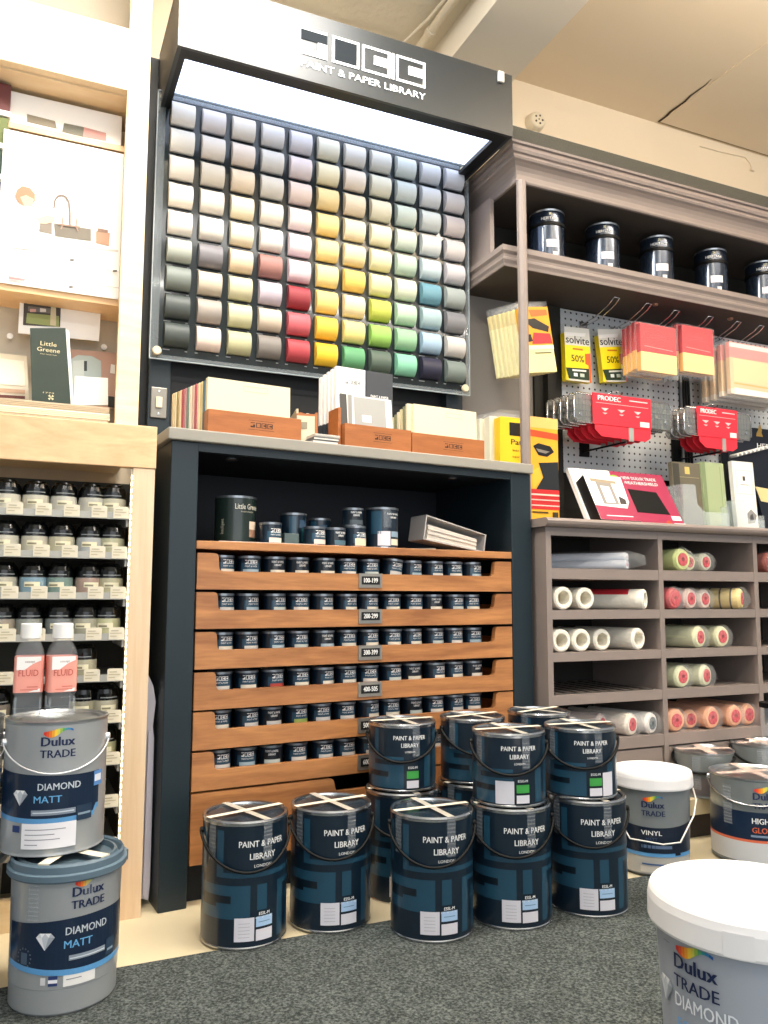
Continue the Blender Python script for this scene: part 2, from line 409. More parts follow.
def frame(xa, xb, g=True):
    t = .008; h_ = ZT-ZL
    lb(xa, xb, ZT-t, ZT, LOGO); lb(xa, xb, ZL, ZL+t, LOGO); lb(xb-t, xb, ZL+t, ZT-t, LOGO); lb(xa, xa+t, ZL+t, ZT-t, LOGO)
    if g: lb(xa+(xb-xa)*.42, xb-t, ZL+h_*.36, ZT-h_*.30, LOGO)
xs = [at(q, 60, hy0)[0] for q in (301, 327, 332, 359, 362, 390, 396, 425)]
MATD = mat('matte_dark_print', '2C3034', .95, spec=.05)
b.box(xs[0], xs[1], hy0-.002, hy0, ZL+.05, ZT-.008, MATD); b.box(xs[2]+.008, xs[3]-.008, hy0-.002, hy0, ZL+.008, ZT-.008, MATD)
lb(xs[0], xs[1], ZT-.008, ZT, LOGO); lb(xs[0]+.055, xs[1], ZL+.02, ZL+.05, LOGO); lb(xs[0], xs[1], ZL, ZL+.02, LOGO)
frame(xs[2], xs[3], False); frame(xs[4], xs[5]); frame(xs[6], xs[7])
lb(at(391.6, 60, hy0)[0], at(394, 60, hy0)[0], ZL, ZT, LOGO)
xm = (xs[0]+xs[7])/2
b.ftext('PAINT & PAPER LIBRARY', .033, xm, hy0-.003, ZL-.042, LOGO, .012, width=xs[7]-xs[0])
b.build('sign_lettering', hd)
X, Z = at(500, 78, hy0)
b = MB(DO); b.box(X-.012, X+.012, hy0-.012, hy0-.0005, Z-.02, Z+.02, mat('clip', 'E8E4DA', .3)); b.build('clip', hd, .003)
# light switch on the navy stile
x0, z0 = at(151, 387, 2.655); x1, z1 = at(166, 419, 2.655)
b = MB(((x0+x1)/2, 2.655, z1)); b.box(x0, x1, 2.648, 2.6545, z1, z0, mat('brushed_plate', '8C8880', .35, .6))
r0 = tag(b.build('light_switch', None, .002), 'narrow steel light switch plate on the navy upright left of the swatches', 'switch')
b = MB(((x0+x1)/2, 2.655, z1)); cx, cz = (x0+x1)/2, (z0+z1)/2
b.box(cx-.01, cx+.01, 2.640, 2.648, cz-.018, cz+.018, W1); b.build('rocker', r0, .002)
b = MB(((x0+x1)/2, 2.655, z1))
for dz in (-.038, .038):
    b.M = Matrix.Translation((cx, 2.6475, cz+dz)) @ Matrix.Rotation(rad(90), 4, 'X'); b.lathe([(.0035, 0), (.0035, .001), (0, .0015)], STEEL, 12)
b.build('screw', r0)
# ================================================================== maple sales unit at the left
WX0 = -.55
U = root('maple_shelf_unit', 'pale maple shop unit with a counter, lit tester shelves below and leaflets above', 'shelf unit', (-.1, 2.3, 0))
UO = (-.1, 2.3, 0)
LED = mat('led_strip', 'FFF4D8', .5, emit=7)
b = MB(UO); b.box(WX0, .291, 2.06, 2.085, 1.072, 1.179, OAK); b.build('counter_front', U, .002)
b = MB(UO); b.box(WX0, .262, 2.085, 2.74, 1.155, 1.178, OAKP); b.build('counter_top', U)
b = MB(UO); b.box(.236, .289, 2.062, 2.10, 0, 1.071, OAKV); b.build('post', U, .001)
b = MB(UO); b.box(.262, .288, 2.10, 2.70, 0, 1.07, OAKP); b.build('side_panel', U)
INL = mat('pale_inside', 'D8D2C0', .6)
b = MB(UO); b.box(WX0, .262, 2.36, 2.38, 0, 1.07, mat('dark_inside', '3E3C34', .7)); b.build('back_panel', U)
TRAY = mat('tray_metal', 'A4A29A', .4, .3)
SHZ = [.956-.098*k for k in range(9)]
for z in SHZ:
    b = MB(UO); b.box(WX0, .232, 2.075, 2.34, z-.005, z, TRAY); b.box(WX0, .232, 2.070, 2.075, z-.013, z+.004, TRAY)
    b.box(.226, .232, 2.08, 2.30, z-.03, z-.005, mat('bracket_plastic', 'CFCBC0', .4)); b.build('shelf', U)
b = MB(UO); [b.box(.2335, .2355, 2.064, 2.068, .07+.0165*q, .0785+.0165*q, LED) for q in range(60)]; b.box(.232, .2358, 2.068, 2.0695, .06, 1.068, paint('F4E8D0')); b.build('led_strip', U)
b = MB(UO); b.box(WX0, .236, 2.09, 2.11, 0, .07, OAKP); b.build('plinth', U)
# upper part, set back on the counter
YU = 2.38
b = MB(UO); b.box(.218, .281, YU, YU+.03, 1.178, 2.96, OAKP); b.build('upper_post', U, .001)
b = MB(UO); b.box(.262, .280, YU+.03, 2.72, 1.178, 2.96, OAKP); b.build('upper_side', U)
b = MB(UO); b.box(WX0, .2175, YU, YU+.03, 2.256, 2.452, OAKP); b.build('header_board', U, .001)
b = MB(UO); b.box(WX0, .262, YU+.03, 2.6, 2.25, 2.27, OAKP); b.build('header_soffit', U)
BKP = mat('greige_back', 'C8BEAC', .7)
b = MB(UO); b.box(WX0, .262, 2.62, 2.64, 1.178, 2.9, BKP); b.build('upper_back', U)
# ledges
def ledge(x, y, yb, Y, th):
    X, z1 = at(x, y, Y); z0 = at(x, yb, Y)[1]
    b = MB(UO); b.box(-.102 if th else WX0, .236, Y, 2.62, z0, z1, OAK); b.build('ledge', U, .001); return z1
zl1 = ledge(63, 133, 149-10, 2.47, True)
zl2 = ledge(60, 290, 304-6, 2.47, False)
# lit white picture box above the ledge
def scr(b, pts, Y, m, th=None):
    """flat printed shape on a card standing at depth Y"""
    P_ = [at(x, y, Y) for x, y in pts]; b.poly([(x, Y, z) for x, z in P_], m)
WHITE = mat('white_card', 'FAF8F4', .5)
YP = 2.475
b = MB(((.05), 2.5, zl1)); b.box(-.098, .215, 2.49, 2.60, zl1+.001, 2.235, WHITE)
scr(b, [(27, 114), (55, 121), (57, 129), (27, 122)], 2.489, paint('8C8270'))
scr(b, [(64, 123), (84, 127), (83, 137), (62, 132)], 2.489, paint('6C6A5C')); scr(b, [(84, 127), (106, 133), (106, 141), (83, 137)], 2.489, paint('C89088'))
tag(b.build('picture_box', None, .001), 'white picture box on the thin ledge above the kitchen poster', 'display box')
# the kitchen poster
b = MB((.05, 2.466, at(60, 290, 2.466)[1])); Yp = 2.462
px0, pz0 = at(4, 287, Yp); px1, pz1 = at(121, 150, Yp)
pzt = at(60, 143, Yp)[1]
b.box(-.110, .222, Yp, Yp+.004, pz0+.012, zl1-.03, WHITE)
Yd = Yp-.001
scr(b, [(5, 235), (118, 250), (118, 252), (5, 238)], Yd, paint('D8D2CC'))
def pp(pts, c): 
    global Yd
    Yd -= .00015; scr(b, pts, Yd, paint(c, .6))
pp([(40, 221), (52, 223), (52, 234), (36, 231)], '8A8074'); pp([(54, 223), (91, 229), (91, 241), (55, 236)], '7A7266')
pp([(96, 231), (110, 233), (109, 246), (96, 243)], 'B08A70'); pp([(98, 228), (108, 230), (108, 233), (97, 232)], '8A6A58')
pp([(17, 190), (22, 186), (30, 188), (35, 194), (35, 201), (31, 206), (24, 206), (18, 202), (15, 196)], 'B88468')
pp([(20, 197), (26, 195), (34, 199), (32, 206), (25, 207)], 'E8B49C')
pp([(30, 215), (38, 218), (47, 215), (55, 217), (55, 221), (46, 224), (36, 223)], 'ECC0A4')
pp([(16, 206), (30, 206), (34, 216), (40, 224), (36, 250), (14, 248)], 'F4EEE8')
def pl(pts, w, c):
    for (xa, ya), (xb, yb_) in zip(pts, pts[1:]):
        L_ = math.hypot(xb-xa, yb_-ya) or 1; nx, ny = -(yb_-ya)/L_*w, (xb-xa)/L_*w
        pp([(xa+nx, ya+ny), (xb+nx, yb_+ny), (xb-nx, yb_-ny), (xa-nx, ya-ny)], c)
pl([(54, 208), (55, 200), (58, 196), (62, 195), (66, 197), (69, 202), (70, 212), (70, 225)], .8, '7A685C')
pl([(62, 217), (63, 224), (61, 229)], .7, 'A88878'); pl([(77, 218), (76, 226), (78, 231)], .7, 'A88878'); pl([(58, 224), (80, 227)], .8, '9A8070')
pl([(6, 256), (119, 272)], .3, 'C8C0BA'); pl([(8, 272), (119, 288)], .3, 'C8C0BA')
for q in ((72, 260), (115, 271), (71, 287)): pp([(q[0]-2, q[1]-1), (q[0]+2, q[1]-1), (q[0]+2, q[1]+1), (q[0]-2, q[1]+1)], '5A5652')
pp([(8, 276), (26, 279), (24, 281), (9, 279)], 'E89090')
X, Z = at(62, 158, Yp-.004)
b.text('kitchen paint', .02, lambda u, v: (X+u, Yp-.004, Z+v), paint('D8D4D0'), 0, .14)
tag(b.build('kitchen_poster'), 'large white poster of a child reaching to a kitchen tap', 'poster')
# colour books at the frame's edge
b0 = root('colour_sample_rack', 'rack of dark brown, green and blue colour cards left of the kitchen poster', 'rack', (-.17, 2.5, at(0, 290, 2.47)[1]))
RO = tuple(b0.location)
xa = -.24; xb = at(6.5, 170, 2.47)[0]
for c, ya, yb_ in (('6A3434', 83, 110), ('66703C', 117, 143), ('2C4A3E', 150, 174), ('24406A', 182, 206), ('1A2430', 214, 244)):
    z1, z0 = at(2, ya, 2.47)[1], at(2, yb_, 2.47)[1]
    b = MB(RO); b.box(xa, xb, 2.47, 2.55, z0, z1, paint(c, .5)); b.build('colour_book', b0, .001)
    b = MB(RO); b.box(xa, xb+.004, 2.465, 2.56, z0-.018, z0-.002, WHITE); b.build('rack_shelf', b0, .001)
# leaflets in the open bay
def card(name, label, cat, px, Y, mcol, th=.004, tilt=0):
    P_ = [at(x, y, Y) for x, y in px]
    zs = [p[1] for p in P_]; xs_ = [p[0] for p in P_]
    b = MB((sum(xs_)/len(xs_), Y, min(zs))); b.prism([(p[0], p[1]) for p in P_], Y, Y+th, mcol); return b
b = card('leaflet', '', '', [(20, 297), (101, 308), (99, 341), (18, 333)], 2.56, WHITE)
Yd = 2.5585
pp([(24, 299), (61, 303), (60, 327), (23, 325)], '4A4642'); pp([(27, 313), (59, 316), (59, 327), (26, 323)], '9AA468'); pp([(28, 306), (55, 309), (54, 314), (28, 311)], '7A7470'); pp([(51, 306), (56, 307), (56, 326), (50, 325)], 'D8CCA8')
pp([(30, 309), (36, 309), (36, 312), (30, 312)], 'D8A8A0'); pp([(40, 308), (46, 309), (46, 312), (40, 312)], 'E8E4DC')
tag(b.build('open_brochure'), 'open brochure with a garden party photo pinned in the leaflet bay', 'brochure')
b = card('', '', '', [(-12, 352), (27, 356), (29, 402), (-12, 398)], 2.58, paint('E4D8C0'))
Yd = 2.5785; pp([(-12, 357), (24, 361), (25, 386), (-12, 383)], 'F4ECD8'); pp([(-12, 387), (25, 390), (25, 394), (-12, 391)], 'C8A488'); pp([(-12, 394), (25, 396), (25, 399), (-12, 397)], '6A3C34')
tag(b.build('interior_poster'), 'cream room picture leaning at the far left of the leaflet bay', 'poster')
b = card('', '', '', [(68, 349), (116, 353), (117, 409), (68, 409)], 2.57, paint('B89484', .6, noise=.15))
Yd = 2.5685; pp([(71, 359), (78, 355), (92, 356), (101, 361), (102, 402), (71, 400)], 'AEBAB8'); pp([(73, 361), (84, 360), (84, 400), (73, 400)], 'C4CCC8'); pp([(84, 361), (87, 361), (87, 371), (84, 371)], '3A4040')
pp([(111, 364), (115, 365), (115, 374), (110, 373)], 'EEEAE4'); pp([(108, 396), (116, 397), (116, 408), (108, 407)], '2C2A28')
tag(b.build('door_poster'), 'poster of a pale grey door in a pink stone arch', 'poster')
b = card('', '', '', [(75, 376), (108, 378), (108, 405), (74, 405)], 2.50, WHITE, .012)
tag(b.build('blank_card', None, .001), 'small blank white card box standing before the stone arch poster', 'card')
Yg = 2.47
b = card('', '', '', [(30, 328), (65.5, 328), (71, 407), (32, 407)], Yg, mat('marbled_green', '2E3A32', .5, noise=.25, nscale=14), .012)
b.prism([(at(66, 330, Yg+.014)[0], at(66, 330, Yg+.014)[1]), at(69, 331, Yg+.014), at(74, 407, Yg+.014), at(34, 407, Yg+.014)], Yg+.013, Yg+.02, WHITE)
GOLDP = mat('gilt_print', 'D8CDA4', .5)
for s_, y, w, sz in (('Little', 346, 15, .02), ('Greene', 352, 21, .02), ('PAINT COLLECTION', 355, 15, .004), ('1773', 393.5, 10, .006)):
    X, Z = at(48.5, y, Yg-.001); ww = w/345
    b.text(s_, sz*.9, lambda u, v: (X+u, Yg-.001, Z+v), GOLDP, .006, ww)
Yd = Yg-.001; X, Z = at(51, 397.5, Yg)
for k in range(4):
    a = PI/4+k*PI/2; b.poly([(X, Yg-.001, Z), (X+.009*cos(a-.4), Yg-.001, Z+.009*sin(a-.4)), (X+.009*cos(a+.4), Yg-.001, Z+.009*sin(a+.4))], GOLDP)
tag(b.build('green_brochure'), 'tall dark green brochure with pale lettering standing on the leaflet pile', 'brochure')
# pile of leaflets on the counter, one object each
zc = 1.179
NL_ = 6
zt = at(60, 403, 2.40)[1]; hp_ = (zt-zc)/NL_
zs = zc+.001
pr = ['undermost', 'second from the bottom', 'third from the bottom', 'third from the top', 'second from the top', 'topmost']
for k in range(NL_):
    cc = ['F0E4CC', 'E8DCC4', 'F4ECDC', 'E4D8C4', 'F2E8D4', 'B8AC98'][k]; o_ = random.uniform(-.006, .006)
    b = MB((.02, 2.5, zs)); b.box(-.17+o_, .205+o_, 2.40+abs(o_), 2.60, zs, zs+hp_-.0012, paint(cc, .6))
    for j in range(3): b.box(-.17+o_, .205+o_, 2.3985+abs(o_), 2.40+abs(o_), zs+hp_*(.2+.25*j), zs+hp_*(.2+.25*j)+.001, paint('C4B49A', .6))
    tag(b.build('leaflet_pad'), 'flat cream pad of leaflets on the maple counter, %s of the pile' % pr[k], 'leaflets', 'leaflet pads piled on the maple counter'); zs += hp_
for n_, (x, y) in enumerate(((10, 336), (104, 347))):
    X, Z = at(x, y, 2.60)
    b = MB((X, 2.60, Z)); b.M = Matrix.Translation((X, 2.619, Z)) @ Matrix.Rotation(rad(90), 4, 'X')
    b.lathe([(.004, 0), (.004, .012), (.009, .014), (.009, .02), (0, .022)], WHITE, 16)
    tag(b.build('peg'), ['round white peg on the bay back above the cream room picture', 'round white peg on the bay back above the stone arch poster'][n_], 'peg')

# ------------------------------------------------------------------ tester jars on the lit shelves
JG = mat('jar_plastic', 'C8CCC4', .15, alpha=.18)
JL = mat('jar_lid_black', '060808', .16, coat=.2)
def make_jar(col, label):
    t = root('tester_jar', label, 'jar', (0, 0, 0))
    pm = paint(col, .35, coat=.3)
    b = MB(); b.lathe([(0, 0), (.026, 0), (.030, .004), (.0305, .03), (.029, .042), (.024, .046), (0, .046)], pm, 24)
    b.lathe([(.0265, 0), (.0312, .003), (.0315, .031), (.030, .044)], JG, 24)
    b.patch(.0318, -.6, .55, .016, .028, paint('EDE6C8', .5)); b.patch(.0319, -.55, .1, .018, .0225, paint('8A8468', .5)); b.build('pot', t)
    b = MB(); b.lathe([(.029, .038), (.0305, .040), (.0305, .055), (.028, .065), (.0225, .069), (.021, .073), (.0195, .0745), (0, .0745)], JL, 24)
    b.patch(.0309, -.7, .75, .0445, .047, mat('lid_print', '8C9090', .4))
    b.build('lid', t); return t
TAGM = mat('price_tag_cream', 'DCD4BE', .5)
def make_tag():
    b = MB(); b.prism([(-.018, -.017), (.018, -.017), (.018, .010), (.014, .012), (-.014, .012), (-.018, .010)], -.0015, 0, TAGM)
    b.box(-.013, .004, -.002, -.0015, .003, .005, paint('A89C80')); b.box(-.015, .012, -.002, -.0015, -.003, -.001, paint('B8AC8C')); b.box(-.015, .0, -.002, -.0015, -.010, -.008, paint('B8AC8C')); return b.build('shelf_price_tag')
JC = [['E4DCC8', 'E0D8C4', 'D8D4C8', 'CCC8BC', 'DCD4B8'], ['D8D2C0', 'D4CCB8', 'D0C8A8', 'B8BCC0', 'CCC8A0'], ['C8C0AC', '7AA4BC', '6C9088', 'B08C7C', 'C4BC94'],
      ['9C8C78', '8C9088', '6C7478', 'A8A48C', 'D0CC98'], [None, None, None, 'B8B090', None], ['7C6C5C', None, None, 'A09878', 'BCB498'],
      [None, None, None, 'A8A48C', 'C8C088'], [None]*5, ['989078', None, None, None, None]]
ROWN = ['top', 'second', 'third', 'fourth', 'fifth', 'sixth', 'seventh', 'eighth', 'ninth']
COLN = ['fourth pot from the lit post', 'third pot from the lit post', 'middle pot', 'second pot from the lit post', 'pot beside the lit post']
COLN = ['fifth from the lit post', 'fourth from the lit post', 'third from the lit post', 'second from the lit post', 'right beside the lit post']
NM = {'E4DCC8': 'cream', '7AA4BC': 'sky blue', '6C9088': 'sage green', 'B08C7C': 'dusty pink', 'B8BCC0': 'pale grey'}
JX = [-.042+.0625*k for k in range(5)]
TAG0 = None
for r_ in range(9):
    for c in range(5):
        col = JC[r_][c]; X = JX[c]-.002*r_*(c < 4)*.3
        if c == 4: X -= .012
        lab = 'black-lidded tester jar of %s paint, %s shelf down, %s' % (NM.get(col, 'pale' if col and int(col[:2], 16) > 180 else 'muted'), ROWN[r_], COLN[c])
        if col:
            j = make_jar(col, lab); j['group'] = 'tester jars on the lit shelves'
            j.location = (X+random.uniform(-.002, .002), 2.113+random.uniform(0, .004), SHZ[r_]+.0003); j.rotation_euler = (0, 0, random.uniform(-.3, .3))
            if r_ < 4:
                k = dup(j, (X+.002, 2.205, SHZ[r_]+.0003), random.uniform(-.4, .4), 'tester jar in the back row, %s lit shelf down, %s' % (ROWN[r_], COLN[c]), 'tester jars on the lit shelves')
        tl = 'cream price tag on the %s tester shelf down, %s' % (ROWN[r_], COLN[c].replace('right beside', 'next to'))
        loc = (min(X+.016, .212), 2.0695, SHZ[r_]+.006); 
        if TAG0 is None: TAG0 = tag(make_tag(), tl, 'price tag', 'price tags on the tester shelves'); TAG0.location = loc
        else: dup(TAG0, loc, label=tl)
# crumpled grey plastic sheet and cardboard in the gap between the units
b = MB((.31, 2.13, 0)); PLS = mat('grey_plastic_sheet', 'D0CCD4', .35)
b.prism([(.293, 0.02), (.316, .012), (.319, .05), (.318, .40), (.314, .43), (.319, .49), (.312, .53), (.298, .56), (.299, .4)], 2.135, 2.14, PLS)
b.prism([(.300, .03), (.312, .02), (.313, .42), (.302, .42)], 2.12, 2.125, paint('C8C4D0', .4))
tag(b.build('packing_sheet', None, .001), 'crumpled pale grey packing sheet pushed into the gap beside the navy cabinet', 'packaging')
# ================================================================== navy drawer cabinet, turned 5 degrees from the wall
NA = rad(5); NX, NY = .329, 2.069
def NW(x, y, z): return (NX+x*cos(NA)-y*sin(NA), NY+x*sin(NA)+y*cos(NA), z)
CW = 1.155; CDp = .46
N = root('drawer_cabinet', 'navy cabinet with a grey worktop and walnut drawers full of sample tins', 'cabinet', (NX, NY, 0), NA)
b = MB(); b.box(0, .070, 0, CDp, .0, 1.150, NAVY); b.build('side_panel', N, .002)
b = MB(); b.box(CW-.078, CW, 0, CDp, .0, 1.150, NAVY); b.build('side_panel', N, .002)
b = MB(); b.box(.070, CW-.078, 0.002, .022, 1.128, 1.150, NAVY); b.build('top_rail', N)
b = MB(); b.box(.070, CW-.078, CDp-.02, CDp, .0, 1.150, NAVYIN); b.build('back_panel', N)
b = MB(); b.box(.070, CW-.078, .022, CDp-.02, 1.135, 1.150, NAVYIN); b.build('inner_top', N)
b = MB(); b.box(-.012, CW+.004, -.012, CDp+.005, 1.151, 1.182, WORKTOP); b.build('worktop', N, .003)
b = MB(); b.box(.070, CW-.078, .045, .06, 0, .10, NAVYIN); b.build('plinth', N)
b = MB(); b.box(.071, CW-.079, .0, CDp-.02, .876, .897, WALN); b.build('display_shelf', N, .0015)
for x, z in ((.19, 1.12), (.92, 1.12)):
    b = MB(); b.lathe([(0, 1.134), (.018, 1.134), (.018, 1.130), (.012, 1.128), (0, 1.129)], STEEL, 20, x, .1); b.build('downlight', N)
DZ = [.773, .673, .572, .471, .373, .274]
PLATE = mat('plate_frame', 'A8A49C', .3, .7)
NUM = ['100-199', '200-299', '300-399', '400-505', '500-599', '600-699']
def fillet(pts, r_=.012, which=()):
    out = []
    for i, p in enumerate(pts):
        if i in which:
            a, c = Vector(pts[i-1]), Vector(pts[(i+1) % len(pts)]); q = Vector(p)
            u = (a-q).normalized()*r_; v = (c-q).normalized()*r_
            for k in range(5):
                t = k/4; out.append(tuple((q+u)*(1-t)**2+q*2*t*(1-t)+(q+v)*t*t))
        else: out.append(p)
    return out
L0, L1 = .074, CW-.082
for k, z in enumerate(DZ):
    t = .093; nd = .046
    f = MB(); dx = random.uniform(-.002, .002)
    pts = [(L0, z), (L1, z), (L1, z+t), (L1-.062, z+t), (L1-.068, z+t-nd), (L0+.058, z+t-nd), (L0+.055, z+t), (L0, z+t)]
    f.prism(fillet(pts, .011, (3, 4, 5, 6)), .0, .018, WALN)
    d = f.build('drawer', N)
    f = MB(); f.box(L0+.006, L1-.006, .019, .42, z+.020, z+.028, BOXW); f.box(L0+.006, L0+.016, .019, .42, z+.028, z+.06, BOXW); f.box(L1-.016, L1-.006, .019, .42, z+.028, z+.06, BOXW); f.build('drawer_tray', d)
    f = MB(); px = .535; zc = z+.008
    f.box(px, px+.074, -.0035, -.0002, zc, zc+.040, PLATE); f.box(px+.008, px+.066, -.0045, -.0035, zc+.009, zc+.032, paint('101214'))
    f.ftext(NUM[k], .019, px+.037, -.0048, zc+.0145, WHT, .02, width=.044); f.build('label_holder', d)
f = MB(); pts = [(L0, .098), (L1, .098), (L1, .268), (.66, .268), (.655, .232), (.47, .232), (.462, .268), (L0, .268)]
f.prism(fillet(pts, .011, (3, 4, 5, 6)), .0, .018, WALN); d = f.build('drawer', N)
f = MB(); f.box(L0+.006, L1-.006, .019, .42, .12, .13, BOXW); f.build('drawer_tray', d)

# ------------------------------------------------------------------ small sample tins
def make_tin(strip, r_=.0315, h=.052, logo=0):
    t = root('sample_tin', '', 'tin', (0, 0, 0))
    b = MB(); b.lathe([(0, 0), (r_*.99, 0, STEEL), (r_, .0025, STEEL), (r_, h-.006, LACQ), (r_*1.0, h-.005, LACQ)], LACQ, 28)
    e = r_+.0004
    b.patch(e, -.75, .95, .010, .034 if h < .06 else h*.6, MIDB2 if logo else MIDB)
    if logo == 0:
        block_logo(b, lambda u, v: ((e+.0004)*sin(.15+u/e), -(e+.0004)*cos(.15+u/e), .0300+v), .034, .0110, WHT); b.ctext('PAINT & PAPER', .006, e+.0004, .15, .0225, WHT, 0, width=.034)
    else:
        b.ctext('PAINT & PAPER', .0085, e+.0004, .1, .035, WHT, .01, width=.035); b.ctext('LIBRARY', .008, e+.0004, .1, .027, WHT, .01, width=.02)
    b.patch(e+.0005, -.55, .85, .0035, .0165 if h < .06 else .024, paint(strip, .5)); b.build('body', t)
    b = MB(); b.lathe([(0, h-.004), (r_*.8, h-.004), (r_*.84, h-.001), (r_*.9, h-.004), (r_*.96, h+.001), (r_*1.03, h), (r_*1.03, h-.0055), (r_, h-.006)], mat('dull_tin_lid', '8E949A', .3, .85), 28); b.build('lid', t)
    return t
STR = ['E8E0CC', 'D8D4CC', 'E4DCD0', 'A8BCC4', '9CAC58', 'B04438', 'C8D0C8', 'B8A484']
tins = {}
def tin(strip, logo, loc, rz, label, group, r_=.0315, h=.052, tilt=0):
    k = (strip, logo, r_, h)
    if k not in tins:
        tins[k] = make_tin(strip, r_, h, logo); t = tins[k]; t.location = loc; t.rotation_euler = (0, tilt, rz); t['label'] = label
        if group: t['group'] = group
        return t
    return dup(tins[k], loc, label=label, group=group, rot=(0, tilt, rz))
DN = ['top', 'second', 'third', 'fourth', 'fifth', 'sixth']
for k, z in enumerate(DZ):
    for c in range(12):
        x = .157+.0733*c+random.uniform(-.0035, .0035)
        if c == 11: x -= .006
        s_ = STR[random.choice([0, 0, 0, 1, 1, 2, 2, 6, 3])]
        if k == 3 and c == 2: s_ = 'B04438'
        if k == 4 and c == 3: s_ = '9CAC58'
        lg = 1 if random.random() < .2 else 0
        tl = rad(7) if (k == 0 and c == 7) else 0
        tin(s_, lg, NW(x, .056+random.uniform(-.002, .004), z+.038+(.003 if tl else 0)), NA+random.uniform(-.35, .2), 'small navy sample tin in the %s walnut drawer, %s from the left%s' % (DN[k], ORD[c], ', tilted' if tl else ''), 'sample tins in the walnut drawers', tilt=tl)

# ------------------------------------------------------------------ things on the display shelf of the navy cabinet
ZS = .8975
t = root('paint_can', 'dark green can with pale lettering at the left end of the walnut shelf', 'paint can', NW(.205, .10, ZS), NA-.15)
GRN = mat('dark_green_can', '1C2A26', .3, coat=.3); r_ = .056; h = .128
b = MB(); b.lathe([(0, 0), (r_, 0, STEEL), (r_, .003, STEEL), (r_, h-.006, GRN)], GRN, 40)
b.ctext('Little Greene', .021, r_+.0006, .50, h-.036, paint('E8E4D4'), .005, width=.078); b.ctext('PAINT MAKERS', .006, r_+.0006, .45, h-.045, paint('B8B4A4'), 0, width=.04)
b.patch(r_+.0005, .55, 1.1, .038, .060, paint('E8D4BC')); b.patch(r_+.0005, .55, 1.1, .017, .0375, paint('A07C68'))
b.text('Intelligent', .014, lambda u, v: ((r_+.0006)*sin(-.75-v/r_), -(r_+.0006)*cos(-.75-v/r_), .045+u), paint('A8A89C'), 0, .04); b.build('body', t)
b = MB(); b.lathe([(0, h-.006), (r_*.85, h-.006), (r_*.9, h-.002), (r_*.96, h), (r_*1.02, h), (r_*1.02, h-.006)], mat('dull_tin_lid', '8E949A', .3, .85), 40); b.build('lid', t)
sh = [(.270, .05, 0, 'E8D0C4', .031, .056, 'behind the first notch, beside the dark green can'), (.455, .04, 0, 'E8D4CC', .030, .054, 'between the dark tall can and the stack'),
      (.525, .05, 1, '4C6C7C', .030, .053, 'third small tin from the left on the walnut shelf')]
sh = [(.288, .05, 0, 'E8D0C4', .0305, .058, 'sample tin with a pale pink strip right of the dark green can'),
      (.418, .045, 0, 'E8D4CC', .0305, .052, 'sample tin with a pale pink strip in front of the stacked tins, leftmost'),
      (.484, .05, 1, '4C6C7C', .030, .052, 'sample tin with a slate blue strip between two pink and cream ones'),
      (.548, .05, 0, 'E8D8BC', .031, .060, 'sample tin with a cream strip, bottom one of the stack of two')]
for x, y, lg, c_, rr, hh, lb_ in sh: tin(c_, lg, NW(x, y, ZS), NA+.1, lb_, None, rr, hh)
tin('4A545C', 1, NW(.546, .06, ZS+.0615), NA-.2, 'dark sample tin on top of the tin with a cream strip', None, .031, .051)
def tall(x, y, r_, h, lab, lbls=True, ang=.0):
    t = root('paint_tin', lab, 'tin', NW(x, y, ZS), NA+ang)
    b = MB(); b.lathe([(0, 0), (r_, 0, STEEL), (r_, .003, STEEL), (r_, h-.005, LACQ)], LACQ, 32)
    e = r_+.0005
    if lbls:
        b.patch(e, -1.2, -.5, .04, h-.012, MIDB); b.ctext('PAINT & PAPER', .008, e, .3, h-.022, WHT, .01, width=.045); b.ctext('LIBRARY', .008, e, .3, h-.032, WHT, .01, width=.026)
        b.patch(e, -.75, .05, .006, .048, PALE); b.patch(e+.0002, .1, .8, .032, .048, paint('8CA4B8')); b.patch(e, .1, .8, .008, .026, paint('E4DCC8'))
        b.patch(e+.0008, -.4, .1, h*.5, h-.006, TAPEC)
    else:
        b.patch(e, -.9, -.35, .03, h-.01, MIDB); b.patch(e, .1, .5, .012, .05, paint('2C6870')); b.patch(e, -.1, .6, .052, h-.02, paint('36506A'))
    b.build('body', t)
    b = MB(); b.lathe([(0, h-.005), (r_*.85, h-.005), (r_*.9, h-.001), (r_*1.03, h), (r_*1.03, h-.006)], mat('dull_tin_lid', '8E949A', .3, .85), 32); b.build('lid', t)
tall(.382, .115, .038, .094, 'taller dark tin with a teal mark behind the small tins', False, .2)
tall(.475, .14, .034, .086, 'dark tin standing in the shade behind the slate blue striped tin', False, -.3)
tall(.642, .06, .048, .118, 'tall navy tin with white and blue labels at the right of the stack')
